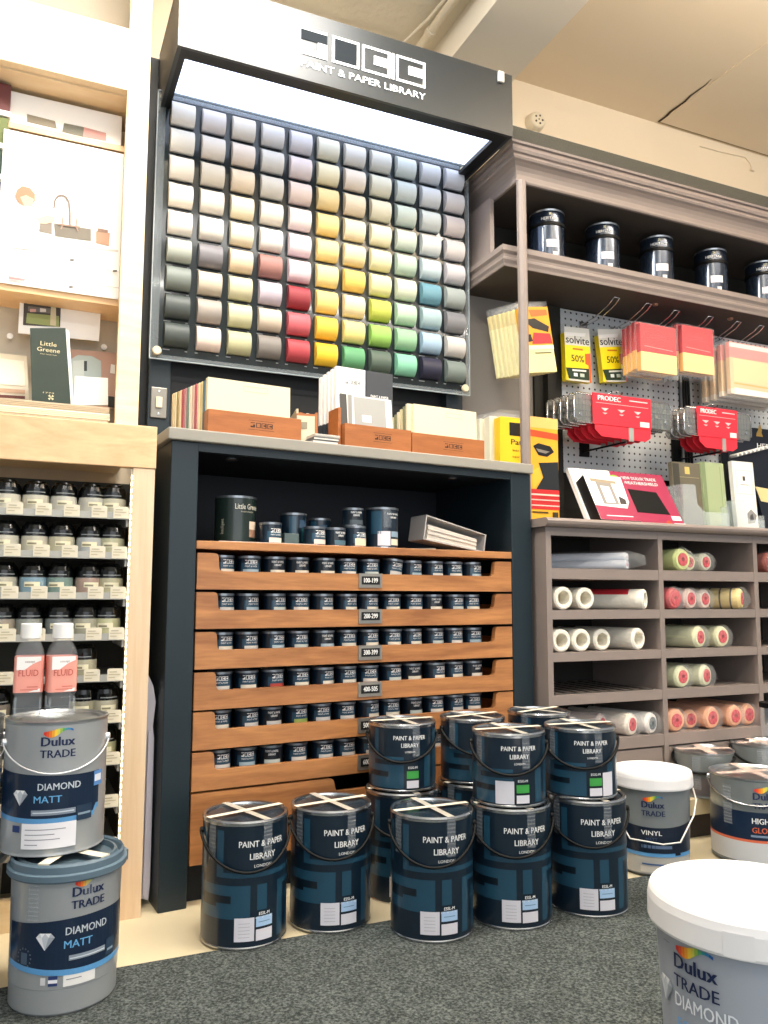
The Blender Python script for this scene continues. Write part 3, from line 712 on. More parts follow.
# grey square swatch pot beside the teal marked tin, white sheet, brass edge strip
b = MB(NW(.350, .055, ZS)); b.M = Matrix.Translation(NW(.350, .055, ZS)) @ Matrix.Rotation(NA, 4, 'Z')
b.box(-.022, .022, -.01, .03, 0, .032, paint('4E5E60', .4)); tag(b.build('colour_block', None, .002), 'small grey green block between two tins on the walnut shelf', 'block')
b = MB(NW(.22, .012, ZS)); b.M = Matrix.Translation(NW(0, 0, ZS)) @ Matrix.Rotation(NA, 4, 'Z')
b.prism([(.13, .006), (.40, .004), (.405, .034), (.14, .038)], .0002, .0014, paint('E8DCD0', .6), 'xy'); tag(b.build('paper_sheet'), 'white sheet of paper under the tins at the left of the shelf', 'paper')
b = MB(NW(.75, .1, ZS)); b.M = Matrix.Translation(NW(0, 0, ZS)) @ Matrix.Rotation(NA, 4, 'Z')
b.prism([(.715, .10), (.80, .03), (.815, .035), (.73, .11)], .0002, .005, paint('8A8A80', .4), 'xy'); tag(b.build('paper_strip'), 'thin grey strip lying between the tall labelled tin and the open box', 'strip')
# open tray of cards tipped on its side
T = root('card_tray', 'open white tray of cards lying tilted at the right of the walnut shelf', 'tray', NW(.900, .06, ZS+.016), NA)
T.rotation_euler = (0, rad(8.5), NA)
TW = mat('grey_white_board', 'B8B8B8', .5)
b = MB(); b.box(-.115, -.111, 0, .09, 0, .075, TW); b.box(.111, .115, 0, .09, 0, .055, TW); b.box(-.111, .111, 0, .09, 0, .004, TW); b.box(-.111, .111, .086, .09, .004, .07, TW)
b.prism([(-.115, .073), (.115, .055), (.115, .058), (-.115, .077)], 0, .09, TW); b.build('tray', T)
b = MB()
for k in range(9): b.prism([(-.100, .005+.005*k), (.085, .005+.0038*k), (.085, .0085+.0038*k), (-.100, .0095+.005*k)], .004+.002*(k % 3), .084, paint(['E4DED4', 'D4CEC4'][k % 2]))
b.build('card_stack', T)

# ------------------------------------------------------------------ on the worktop
ZT_ = 1.1825
PRN = mat('burnt_print', '3A2418', .6)
def card_box(name, label, x0, x1, y0, dep, hz, nback, cards, logo=True, side='l', rz=0, backh=None):
    """wooden box with sloping sides, a low front and tall cards inside"""
    t = root(name, label, 'card box', NW(x0, y0, ZT_), NA+rz)
    w = x1-x0; bh = backh or hz*1.0
    b = MB(); b.box(0, w, 0, .009, 0, hz, BOXW)
    if logo:
        block_logo(b, lambda u, v: (w*.56+u, -.0004, hz*.40+v), w*.24, hz*.22, PRN); b.box(w*.42, w*.70, -.0004, 0, hz*.70, hz*.715, PRN); b.box(w*.42, w*.70, -.0004, 0, hz*.30, hz*.315, PRN)
    b.build('front', t, .001)
    b = MB(); pr = [(.009, 0), (dep, 0), (dep, hz*.92), (.009, hz)]; b.prism(pr, 0, .008, BOXW, 'yz'); b.build('side', t)
    b = MB(); b.prism(pr, w-.008, w, BOXW, 'yz'); b.build('side', t)
    b = MB(); b.box(.008, w-.008, .009, dep, 0, .006, BOXW); b.build('bottom', t)
    return t
def pcard(t, x0, x1, y, th, z0, z1, col, lean=0, name='colour_card', extra=None):
    b = MB(); b.M = Matrix.Translation((0, y, z0)) @ Matrix.Rotation(-lean, 4, 'X')
    b.box(x0, x1, 0, th, 0, z1-z0, paint(col, .6))
    if extra: extra(b, z1-z0)
    o = b.build(name, t); return o
# left box
t1 = card_box('card_box', 'wooden box of cream and striped colour cards at the left of the worktop', .095, .358, .008, .30, .062, 0, None)
cols = ['C8B878', '5A7C90', 'E0C88C', 'E8DCC0', 'B85A68', 'D8C0B0', 'F0E8D8', '6C8C80', 'C89098', 'B4505C', 'E4D8B4', 'A89468', 'E8DCBC', 'DCCCA8']
def fr1(b, H):
    m_ = paint('D0C498', .6); zz = H*.82
    for a in ((.10, .17, zz, zz+.001), (.10, .17, zz+.014, zz+.015), (.10, .101, zz, zz+.015), (.169, .17, zz, zz+.015)): b.box(a[0], a[1], -.0004, 0, a[2], a[3], m_)
for k in range(14):
    zt = .146+.0012*k
    pcard(t1, .002-.002*k, .236, .016+.0195*k, .0185, .007, zt if k else .152, 'EADFBC' if k == 0 else cols[k], .02, extra=fr1 if k == 0 else None)
# centre box with brochures
t2 = card_box('card_box', 'smaller wooden box holding a grey photo brochure in the middle of the worktop', .487, .706, -.004, .088, .064, 0, None)
def broc(b, H):
    b.box(.0, .022, -.0005, 0, 0, H, paint('3E3C3A', .4)); b.prism([(.022, 0), (.034, 0), (.040, H), (.027, H)], -.0006, -.0001, paint('8C8A86', .4)); b.box(.045, .15, -.0005, 0, 0, H*.97, paint('9C9C98', .3))
    b.prism([(.0, .0), (.022, .0), (.022, .03), (.010, .045), (0, .03)], -.0009, -.0005, paint('B4B0AA', .4)); b.box(.07, .10, -.0009, -.0005, H*.48, H*.62, paint('E8E8E6')); b.prism([(.118, H*.16), (.128, H*.16), (.131, H*.28), (.122, H*.24)], -.0009, -.0005, paint('6C5C44'))
pcard(t2, .004, .172, .020, .012, .007, .160, 'DEDEDA', .12, 'photo_brochure', broc)
b = MB(); b.M = Matrix.Translation((-.012, .02, .0)); b.box(0, .009, 0, .066, .001, .112, BOXW); b.build('divider', t2)
t3 = card_box('card_box', 'wooden box of plain cream cards at the right end of the worktop', .709, .972, -.004, .19, .060, 0, None)
def fr3(b, H):
    m_ = paint('D0C498', .6); zz = H*.80
    for a in ((.13, .19, zz, zz+.001), (.13, .19, zz+.013, zz+.014), (.13, .131, zz, zz+.014), (.189, .19, zz, zz+.014)): b.box(a[0], a[1], -.0004, 0, a[2], a[3], m_)
for k in range(7):
    pcard(t3, (.004 if k else .016)-.002*k, .245, .014+.014*k, .011, .007, (.152 if k == 0 else .160-.006*k), 'EADFBC' if k == 0 else ['DCCFA4', 'E8DCBC', '8C8C6C'][k % 3], .02, extra=fr3 if k == 0 else None)
# tall white colour fans and dark fan behind the centre box
x0f = .415
t = root('colour_fan_box', 'tall white fans of colour cards and a charcoal fan behind the centre box', 'colour fans', NW(.505, .095, ZT_), NA)
for k in range(5):
    pass
    b = MB(); b.M = Matrix.Translation((.012-.015*k*.2, .012+.021*k, 0))
    b.box(-.006, .092, 0, .015, .095, .262-.004*k, WHITE); b.box(-.006, .092, 0, .015, .001, .095, paint('3A3E44', .5))
    if k == 0: block_logo(b, lambda u, v: (.048+u, -.0006, .212+v), .05, .012, paint('6A6A6C'))
    b.build('white_fan', t)
b = MB(); b.box(.108, .200, .012, .05, .001, .262, paint('3C4046', .5)); b.ftext('PAINT & PAPER', .012, .154, .0114, .180, WHT, .005, width=.062); b.ftext('LIBRARY', .010, .154, .0114, .166, WHT, .005, width=.036); b.build('charcoal_fan', t)
# chip box with scraps between left box and the fans
t = root('chip_box', 'small open wooden box with pale sides between the left card box and the fans', 'box', NW(.372, .075, ZT_), NA-.25)
b = MB(); b.box(0, .055, .0, .008, 0, .095, BOXW); b.box(0, .006, .008, .15, 0, .11, paint('C8BC9C', .6)); b.box(.055, .061, 0, .15, 0, .10, BOXW); b.box(.006, .055, .008, .15, 0, .006, BOXW)
b.prism([(0, .11), (.06, .10), (.06, .125), (.03, .132)], .142, .15, BOXW); b.box(.0, .052, -.002, 0, .002, .088, paint('CFC6AC', .6)); b.box(.012, .03, -.003, -.002, .05, .07, paint('8A8470')); b.build('box', t)
b = MB()
for k in range(3): b.box(.012+.012*k, .02+.012*k, .03+.01*k, .12, .008, .10+.004*k, paint(['E8DCC8', '8A6A50', 'D8D0BC'][k]))
b.build('chip_cards', t)
# books at the edge under the fans
for k in range(3):
    x0_ = .393+.003*k; P0 = NW(x0_, .008, ZT_+.0095*k)
    b = MB(P0); b.M = Matrix.Translation(P0) @ Matrix.Rotation(NA, 4, 'Z'); b.box(0, .078, 0, .06, 0, .0085, paint(['8C8C8C', '5C6064', 'C8C4BC'][k], .5)); b.box(.001, .077, -.001, 0, .002, .0065, paint(['D8D4CC', 'C8C4BC', 'B4B0A8'][k]))
    tag(b.build('booklet'), 'thin grey booklet lying before the white fans, %s of three' % ['bottom', 'middle', 'top'][k], 'booklet', 'booklets before the white fans')

# ================================================================== big navy cans on the floor
def blue_can(r_, h, label, group, loc, rz, big, lab2):
    t = root('paint_can', label, 'paint can', loc, rz, group)
    b = MB(); e = r_+.0005
    b.lathe([(0, 0), (r_*.985, 0, STEEL), (r_*1.012, .001, STEEL), (r_*1.012, .004, STEEL), (r_, .006, STEEL), (r_, h-.010, LACQ), (r_*1.012, h-.009, STEEL), (r_*1.012, h-.004, STEEL)], LACQ, 56)
    if big:
        Hs = h
        for a0, a1, za, zb_, m_ in ((-1.35, -1.15, .60, .93, MIDB), (-.80, -.62, .56, .93, MIDB), (-.80, 1.5, .56, .60, MIDB), (-1.5, -1.3, .3, .55, MIDB), (-1.28, -.80, .33, .37, MIDB2),
                                    (-1.28, .02, .24, .50, MIDB), (-1.28, -.42, .36, .42, MIDB2), (.18, .42, .30, .50, MIDB), (.72, .92, .06, .50, MIDB), (.92, 1.5, .46, .50, MIDB), (1.10, 1.3, .06, .40, MIDB),
                                    (-1.9, -1.45, .08, .24, MIDB)):
            n_ = .0002 if m_ is MIDB2 else 0
            b.patch(e+n_, a0, a1, za*Hs, zb_*Hs, m_)
        tz, ts, a_ = .80*h, .0185, .31
        lz = .022
        b.ctext('PAINT & PAPER', ts, e+.0003, a_, tz, WHT, .012, width=.108); b.ctext('LIBRARY', ts, e+.0003, a_, tz-.026, WHT, .012, width=.060); b.ctext('LONDON', .009, e+.0003, a_, tz-.043, WHT, 0, width=.040)
        b.ctext('ESSL-M', .009, e+.0003, .36, .26*h, WHT, .02, width=.025); b.ctext('EGGSHELL FINISH', .005, e+.0003, .36, .235*h, WHT, 0, width=.04)
        b.patch(e+.0004, -.33, .12, .018, .066, PALE); b.patch(e+.0004, .16, .57, .045, .066, paint('A8C8E8', .5)); b.patch(e+.0004, .16, .57, .017, .040, PALE)
        for q in range(5): b.patch(e+.0006, -.24, .02, .026+.007*q, .027+.007*q, paint('B4AEB8'))
        b.patch(e+.0006, .22, .5, .054, .0555, paint('6C88A8'))
    else:
        for a0, a1, za, zb_, m_ in ((-1.4, -.9, .30, .55, MIDB), (-1.1, .05, .06, .40, MIDB), (-1.1, -.4, .22, .30, MIDB2), (.70, .95, .06, .52, MIDB), (-1.3, .05, .47, .52, MIDB), (-.9, -.75, .55, .93, MIDB), (1.1, 1.5, .1, .9, MIDB)):
            b.patch(e+(.0002 if m_ is MIDB2 else 0), a0, a1, za*h, zb_*h, m_)
        b.ctext('PAINT & PAPER', .0150, e+.0003, .24, .77*h, WHT, .012, width=.086); b.ctext('LIBRARY', .0150, e+.0003, .24, .66*h, WHT, .012, width=.046); b.ctext('LONDON', .007, e+.0003, .24, .58*h, WHT, 0, width=.026)
        b.ctext('EGG-M', .008, e+.0003, .32, .345*h, WHT, .02, width=.024)
        b.patch(e+.0003, .12, .52, .03*h, .33*h, MIDB2)
        b.patch(e+.0005, .14, .50, .20*h, .31*h, paint('3FA046', .5)); b.patch(e+.0005, .14, .50, .06*h, .17*h, PALE)
        if lab2 == 'l': b.patch(e+.0005, -.42, .08, .05*h, .36*h, PALE)
        if lab2 == 'r': b.patch(e+.0005, .53, .9, .05*h, .38*h, PALE)
        if lab2 == 'c': b.patch(e+.0007, .10, .62, .05*h, .36*h, PALE)
    b.build('body', t)
    b = MB(); b.lathe([(0, h-.008), (r_*.62, h-.008), (r_*.66, h-.005), (r_*.80, h-.005), (r_*.84, h-.010), (r_*.90, h-.010), (r_*.93, h), (r_*1.0, h+.001), (r_*1.02, h-.003), (r_*1.0, h-.005)], STEEL, 56); b.lathe([(0, h-.0035), (r_*.91, h-.0035)], mat('lid_reflection_navy', '2A3844', .2, .3), 56); b.build('lid', t)  # navy disc puts the lid's dark reflection into its colour
    # tape over the lid and down the side
    b = MB(); zt = h+.0015; w = .0085
    for a in (.42, 2.0):
        dx, dy = sin(a), -cos(a); nx, ny = -dy*w, dx*w; R1 = r_*1.015
        b.poly([(R1*dx+nx, R1*dy+ny, zt), (-R1*dx+nx, -R1*dy+ny, zt), (-R1*dx-nx, -R1*dy-ny, zt), (R1*dx-nx, R1*dy-ny, zt)], mat('pale_tape', 'C8C2B4', .4, alpha=.8) if a < 1 else TAPE); zt += .0012
    for a in (.42,) + ((-.95,) if lab2 != 'n' else ()):
        b.patch(r_*1.014, a-.11, a+.11, h*.68 if big else h*.52, h+.0015, TAPEC)
        for q in range(9): b.patch(r_*1.017, a-.11, a+.11, h*.69+q*.0082 if big else h*.54+q*.0068, h*.69+q*.0082+.0025 if big else h*.54+q*.0068+.002, mat('tape_rib', 'C8CCD0', .4, alpha=.28))
    b.build('tape', t)
    b = MB(); zt = h-.022; dr = .082 if big else .070; pts = []
    for i in range(25):
        a = -1.45+2.9*i/24; pts.append(((r_+.006)*sin(a), -(r_+.006)*cos(a), zt-dr*cos(a)**1.0*1.0))
    b.tube(pts, .0033, BLKP, 8)
    b.build('handle', t)
    for s_ in (-1, 1):
        b = MB(); b.M = Matrix.Translation((s_*(r_+.001)*sin(1.45), -(r_+.001)*cos(1.45), zt-.008)) @ Matrix.Rotation(s_*rad(83), 4, 'Z') @ Matrix.Rotation(rad(90), 4, 'X')
        b.lathe([(.007, 0), (.006, .006), (0, .008)], BLKP, 14); b.build('handle_ear', t)
    return t
RB, HB_ = .0945, .264
RU, HU = .087, .166
def floorpt(x, y, r_):
    X, Y = atz(x, y+4, .0); k = math.hypot(X, Y); return X*(1+r_/k), Y*(1+r_/k)
GRP = 'large navy cans on the floor'
def place(x, y, r_, h, big, label, rz=0, z=0, lab2='l'):
    X, Y = floorpt(x, y, r_); return blue_can(r_, h, label, GRP, (X, Y, z), rz, big, lab2), (X, Y)
face = lambda X, Y: -math.atan2(X, Y)
def big(x, y, label, d=0, lab2='l'):
    X, Y = floorpt(x, y, RB); blue_can(RB, HB_, label, GRP, (X, Y, .0045), face(X, Y)+d, True, lab2); return X, Y
A_ = big(243, 949, 'large navy can nearest the navy cabinet\'s left panel, leftmost on the floor', .12)
B_ = big(330, 932, 'large navy can standing alone second from the left on the floor', .10)
C_ = big(432, 942, 'large navy can in front with nothing on its lid, middle of the group', .06)
D_ = big(512, 929, 'large navy can carrying a smaller can, right of the bare middle can', .10)
E_ = big(589, 916, 'large navy can at the right end of the group beside the white lidded tub', .12)
def small(X, Y, label, d=0, lab2='l', z=HB_+.0075): blue_can(RU, HU, label, 'small navy cans stacked on the large ones', (X, Y, z), face(X, Y)+d, False, lab2)
small(D_[0]-.003, D_[1]+.0, 'smaller navy can with green label and white sticker left of it, stacked at the front', .06, 'l')
small(E_[0]-.012, E_[1]+.004, 'smaller navy can with a white sticker right of its green label, rightmost of the stack', .10, 'r')
# back row
def back(px, Y, labels, d, lab2):
    X = at(px, 800, Y)[0]
    blue_can(RB, HB_, labels[0], GRP, (X, Y, .0), face(X, Y)+d, True, lab2)
    blue_can(RU, HU, labels[1], 'small navy cans stacked on the large ones', (X, Y, HB_+.0035), face(X, Y)+d, False, lab2)
back(402, 1.97, ('large navy can behind, under the leftmost stacked small can', 'smaller navy can with a green label stacked leftmost, before the drawers'), 0, 'n')
back(473, 1.97, ('large navy can at the back, under the small can with a pale sticker', 'smaller navy can with one pale sticker, partly behind the front stacked can'), .3, 'c')
back(540, 1.985, ('large navy can hidden at the back between the two front stacks', 'smaller navy can at the very back, only its taped lid showing'), .5, 'r')
# ================================================================== grey cabinet with roller pigeonholes
GX, GY, GXE = 1.50, 2.12, 3.28
G = root('roller_cabinet', 'grey brown cabinet with open pigeonholes full of paint rollers under a counter', 'cabinet', (2.3, 2.4, 0)); GO = (2.3, 2.4, 0)
xsd = [GX, 1.955, 2.395, 2.835, GXE-.02]
b = MB(GO); b.box(GX, GX+.02, GY, 2.70, .0, .978, GREY); b.build('side_panel', G)
for x in xsd[1:]:
    b = MB(GO); b.box(x, x+.019, GY, 2.48, .0, .978, GREY); b.build('divider', G)
b = MB(GO); b.prism([(2.098, .982), (2.092, .988), (2.09, .996), (2.094, 1.003), (2.102, 1.006), (2.735, 1.006), (2.735, .979), (2.105, .979)], GX-.012, GXE+.01, GREY, 'yz'); b.build('counter', G)
SZ = [(.814, .848), (.687, .716), (.555, .583), (.421, .452), (.272, .308)]
for z0, z1 in SZ:
    for i in range(4):
        b = MB(GO); b.box(xsd[i]+.0195, xsd[i+1]-.0005, GY+.001, 2.48, z0, z1, GREY); b.build('shelf', G)
b = MB(GO); b.box(GX+.02, GXE, GY+.001, GY+.02, .952, .978, GREY); b.build('top_rail', G)
b = MB(GO); b.box(GX+.02, GXE, 2.48, 2.495, .0, .978, mat('shaded_pigeonhole_back', '2C2926', .8)); b.build('back_panel', G)  # shadow inside the pigeonholes is put into this near-black colour
for i in range(4):
    b = MB(GO); b.box(xsd[i]+.024, xsd[i+1]-.005, GY+.004, GY+.022, .135, .266, GREY); b.build('drawer_front', G, .003)
b = MB(GO); b.box(GX+.02, GXE, GY+.01, GY+.03, .0, .13, mat('kick_shadow_dark', '3A322C', .7)); b.build('kick_board', G)
b = MB((2.4, 2.05, 0)); b.box(1.60, 3.3, 2.005, 2.115, .075, .125, mat('beige_board', 'D8C8A4', .5)); b.box(1.62, 3.3, 2.03, 2.115, 0, .075, mat('kick_shadow_dark', '3A322C', .7))  # dark lower box stands in for open shadow beneath the board
tag(b.build('low_platform', None, .002), 'low beige platform along the foot of the grey cabinet', 'platform')

# ------------------------------------------------------------------ upper shelving
H = root('wall_shelving', 'grey brown shelving with a moulded cornice, a tin shelf, a corner post and pegboard', 'shelving', (2.3, 2.7, 1.007)); HO = (2.3, 2.7, 1.007)
XE = 3.4; SOFF = mat('shaded_underside', '4C453F', .7)  # shadow under shelf and cornice put into a darker grey
def mould(prof, xc, yc, yb, name, cap):
    b = MB(HO)
    for (d0, z0), (d1, z1) in zip(prof, prof[1:]):
        b.quad((xc-d0, yc-d0, z0), (XE, yc-d0, z0), (XE, yc-d1, z1), (xc-d1, yc-d1, z1), GREY)
        b.quad((xc-d0, yc-d0, z0), (xc-d1, yc-d1, z1), (xc-d1, yb, z1), (xc-d0, yb, z0), GREY)
    z0, z1 = prof[0][1], prof[-1][1]
    for z in (z0, z1):
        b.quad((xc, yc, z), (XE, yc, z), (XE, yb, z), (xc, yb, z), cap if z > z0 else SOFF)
    b.poly([(xc-d, yb, z) for d, z in prof]+[(xc, yb, z1)], GREY); b.poly([(XE, yc-d, z) for d, z in prof], GREY)
    return b.build(name, H)
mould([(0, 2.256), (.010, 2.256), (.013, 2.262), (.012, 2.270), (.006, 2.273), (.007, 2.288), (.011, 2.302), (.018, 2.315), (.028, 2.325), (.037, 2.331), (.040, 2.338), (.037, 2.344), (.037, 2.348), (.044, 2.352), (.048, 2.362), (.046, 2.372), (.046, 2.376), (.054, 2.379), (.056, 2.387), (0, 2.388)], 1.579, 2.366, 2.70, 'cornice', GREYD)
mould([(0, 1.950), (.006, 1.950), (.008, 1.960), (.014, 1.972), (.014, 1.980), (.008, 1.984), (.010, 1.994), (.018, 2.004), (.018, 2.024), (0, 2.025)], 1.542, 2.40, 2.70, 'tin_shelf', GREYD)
b = MB(HO)
n = 14; v = []
b.prism([(1.582+.018*cos(PI/8+k*PI/4), 2.345+.018*sin(PI/8+k*PI/4)) for k in range(8)], 1.008, 2.255, GREY, 'xy'); b.build('corner_post', H)
b = MB(HO); b.box(1.545, 1.562, 2.50, 2.70, 2.026, 2.255, GREY); b.build('end_panel', H)
b = MB(HO); b.box(1.525, XE, 2.70, 2.72, 1.008, 2.388, mat('grey_back_panel', '827C76', .6)); b.build('back_panel', H)
DARKB = mat('shaded_back', '26241F', .8)  # shade under the shelf put into the back colour
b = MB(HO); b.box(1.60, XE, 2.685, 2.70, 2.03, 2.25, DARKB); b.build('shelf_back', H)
b = MB(HO); b.box(1.862, XE, 2.688, 2.70, 1.010, 1.948, DARKB); b.box(1.905, 1.972, 2.655, 2.688, 1.010, 1.948, DARKB); b.build('dark_panel', H)  # dark sheet adds shade around the pegboard, with a black upright
b = MB(HO); b.box(1.60, XE, 2.50, 2.515, 2.389, 2.575, mat('speckled_riser', '5C5A52', .8, noise=.35, nscale=160)); b.build('riser', H)
def peg_mat():
    M = bpy.data.materials.new('pegboard'); M.use_nodes = True; nt = M.node_tree; N = nt.nodes; L = nt.links; b = N['Principled BSDF']
    tc = N.new('ShaderNodeTexCoord'); sp = N.new('ShaderNodeSeparateXYZ'); L.new(tc.outputs['Object'], sp.inputs[0])
    sq = []
    for ax in (0, 2):
        d = N.new('ShaderNodeMath'); d.operation = 'DIVIDE'; d.inputs[1].default_value = .0285; L.new(sp.outputs[ax], d.inputs[0])
        f = N.new('ShaderNodeMath'); f.operation = 'FRACT'; L.new(d.outputs[0], f.inputs[0])
        s_ = N.new('ShaderNodeMath'); s_.operation = 'SUBTRACT'; s_.inputs[1].default_value = .5; L.new(f.outputs[0], s_.inputs[0])
        p = N.new('ShaderNodeMath'); p.operation = 'MULTIPLY'; L.new(s_.outputs[0], p.inputs[0]); L.new(s_.outputs[0], p.inputs[1]); sq.append(p)
    a = N.new('ShaderNodeMath'); L.new(sq[0].outputs[0], a.inputs[0]); L.new(sq[1].outputs[0], a.inputs[1])
    lt = N.new('ShaderNodeMath'); lt.operation = 'LESS_THAN'; lt.inputs[1].default_value = .026; L.new(a.outputs[0], lt.inputs[0])
    mx = N.new('ShaderNodeMix'); mx.data_type = 'RGBA'; mx.inputs[6].default_value = lin('C6CACC'); mx.inputs[7].default_value = lin('1E2022')
    L.new(lt.outputs[0], mx.inputs[0]); L.new(mx.outputs[2], b.inputs['Base Color']); b.inputs['Roughness'].default_value = .5
    return M
PEG = peg_mat()
for x0, x1 in ((1.975, 2.600), (2.612, 3.3)):
    b = MB(HO); b.box(x0, x1, 2.66, 2.668, 1.26, 1.945, PEG); b.build('pegboard', H)
for x, y in ((655, 297), (730, 313)):
    X, Z = at(x, y, 2.47); b = MB(HO); b.lathe([(0, 1.9495), (.012, 1.9495), (.010, 1.943), (0, 1.941)], mat('copper_pin', 'A8785C', .4, .4), 14, X, 2.47); b.build('shelf_pin', H)

# ------------------------------------------------------------------ tins on the top shelf
HGR = mat('heritage_navy', '2E3A4C', .22, .6, coat=.6)
def heritage():
    t = root('paint_tin', '', 'tin', (0, 0, 0)); r_, h = .066, at(547, 209, 2.45)[1]-2.0255
    b = MB(); b.lathe([(0, 0), (r_, 0, STEEL), (r_*1.01, .003, STEEL), (r_, .005, STEEL), (r_, .028, HGR), (r_, h-.008, HGR), (r_*1.015, h-.006, STEEL)], HGR, 40)
    e = r_+.0005
    b.ctext('HERITAGE', .016, e, .12, h-.044, WHT, .01, width=.068); b.patch(e, -.12, .66, .058, .088, PALE); b.patch(e, .25, .55, .026, .040, paint('C8CCD0')); b.patch(e, .05, .2, h-.026, h-.016, paint('D8D0B0'))
    b.build('body', t)
    b = MB(); b.lathe([(0, h-.008), (r_*.85, h-.008), (r_*.9, h-.003), (r_*.97, h), (r_*1.03, h-.002), (r_*1.01, h-.008)], mat('can_lid_steel', 'AEB2B6', .28, .9), 40); b.build('lid', t)
    b = MB(); b.lathe([(r_+.001, h-.066), (r_+.004, h-.064), (r_+.004, h-.053), (r_+.001, h-.051)], BLKP, 40); b.build('strap', t)
    return t
HW = ['beside the corner post, leftmost', 'second from the corner post', 'third from the corner post', 'fourth from the corner post', 'rightmost, cut by the photo edge']
h0 = None
for i, px in enumerate((547, 602, 655.5, 709, 759)):
    X = at(px, 230, 2.50)[0]; lb_ = 'navy lidded tin on the high grey shelf, '+HW[i]
    loc = (X, 2.50, 2.0255)
    if h0 is None: h0 = heritage(); h0.location = loc; h0['label'] = lb_; h0['group'] = 'navy tins on the high shelf'; h0.rotation_euler = (0, 0, -.55)
    else: dup(h0, loc, rz=-.62-.03*i, label=lb_)

# ------------------------------------------------------------------ paint rollers
FILM = mat('roller_film', 'EEF2F2', .1, alpha=.11)
REDC = mat('red_core', 'CC2838', .5, noise=.3, nscale=60)
def roller(X, z, kind, label, rz=0., r_=.032, Lh=.235, yf=.012, col='E8E4C4', group=None):
    r_ *= 1.09; t = root('paint_roller', label, 'roller', (X, GY+yf, z+r_), rz, group)
    if kind == 'tube': t['category'] = 'roller'
    RX = Matrix.Rotation(rad(-90), 4, 'X')            # local z -> +y
    pm = mat('pile_'+col, col, .9, noise=.12, nscale=30, bump=.6, bscale=120)
    b = MB(); b.M = RX
    if kind == 'tube':
        ri = r_*.62
        b.lathe([(ri, .05), (ri, .001), (ri+.002, 0), (r_-.005, 0), (r_, .005), (r_, Lh), (0, Lh)], pm, 32); b.lathe([(0, .05), (ri, .05)], paint('B8A888'), 32); b.build('sleeve', t)
        if 'band' in label:
            b = MB(); b.M = RX; b.lathe([(r_+.0006, .05), (r_+.0006, Lh-.02)], paint('C8323C', .35), 32, a0=.55, a1=PI-.2, seg=20) if False else b.lathe([(r_+.0006, .05), (r_+.0006, Lh-.02)], paint('C8323C', .35), 20, a0=-1.1, a1=.25); b.build('red_wrap', t)
    else:
        b.lathe([(r_*.60, .001), (r_*.62, 0), (r_*.85, .001), (r_, .010), (r_, Lh), (0, Lh)], pm, 32)
        if kind == 'stripe':
            for q in range(5): b.lathe([(r_+.0005, .03+.036*q), (r_+.0005, .036+.036*q)], paint('5A5448', .8), 32)
        b.build('sleeve', t)
        b = MB(); b.M = RX; cm = REDC if kind != 'dark' else paint('5A6468')
        b.lathe([(r_*.60, .001), (r_*.58, -.0015), (.008, -.0015), (.006, .012), (0, .012)], cm, 28)
        for q in range(6):
            a = q*PI/3; b.add([(r_*.2*cos(a), r_*.2*sin(a), -.0018), (r_*.52*cos(a-.12), r_*.52*sin(a-.12), -.0018), (r_*.52*cos(a+.12), r_*.52*sin(a+.12), -.0018)], [(0, 1, 2)], paint('DC6068' if kind != 'dark' else '8A9498'))
        b.build('core', t)
        b = MB(); b.M = RX; n = 24; rings = []
        R0 = random.random()*6
        for zz, k, fl in ((Lh+.002, 1.04, 0), (.04, 1.05, 0), (.0, 1.10, 0), (-.012, .95, .25), (-.02, .55, .6), (-.026, .25, 1)):
            rings.append([(r_*k*cos(2*PI*i/n)*(1+.06*sin(5*i+R0))+fl*.016, r_*k*sin(2*PI*i/n)*(1+.06*sin(4*i+R0))+fl*.004, zz) for i in range(n)])
        for p, q in zip(rings, rings[1:]): b.add(p+q, [(i, (i+1) % n, n+(i+1) % n, n+i) for i in range(n)], FILM, True)
        b.build('film', t)
    return t
def RX_(px, py): return at(px, py, GY+.012)[0]
T1, T2, T3, T4, T5 = [z[1]+.0008 for z in SZ]
WT, LIME, CRM, ORG = 'F2EEE0', 'D0DC90', 'DCDCB4', 'E8A880'
g1, g2, g3 = 'white roller tubes in the left pigeonholes', 'red cored rollers in the middle pigeonholes', 'orange rollers in the bottom middle pigeonhole'
roller(RX_(564, 600), T2, 'tube', 'white open roller tube with a red band, second pigeonhole down, far left', 0, .0335, col=WT, group=g1)
roller(RX_(586, 602), T2, 'tube', 'white open roller tube, second from the left in the second pigeonhole down', 0, .0325, col=WT, group=g1)
roller(1.905, T2, 'tube', 'long white roller tube with red band lying askew, second left pigeonhole', .62, .031, .33, col=WT, group=g1)
roller(RX_(562, 642), T3, 'tube', 'white open roller tube, leftmost of the third left pigeonhole', 0, .033, col=WT, group=g1)
roller(RX_(582, 644), T3, 'tube', 'white open roller tube, second from left in the third left pigeonhole', 0, .033, col=WT, group=g1)
roller(1.737, T3, 'tube', 'white open roller tube, third from left in the third left pigeonhole', 0, .032, col=WT, group=g1, yf=.03)
roller(1.872, T3, 'tube', 'white roller tube lying askew at the right of the third left pigeonhole', .22, .033, .26, col=WT, group=g1)
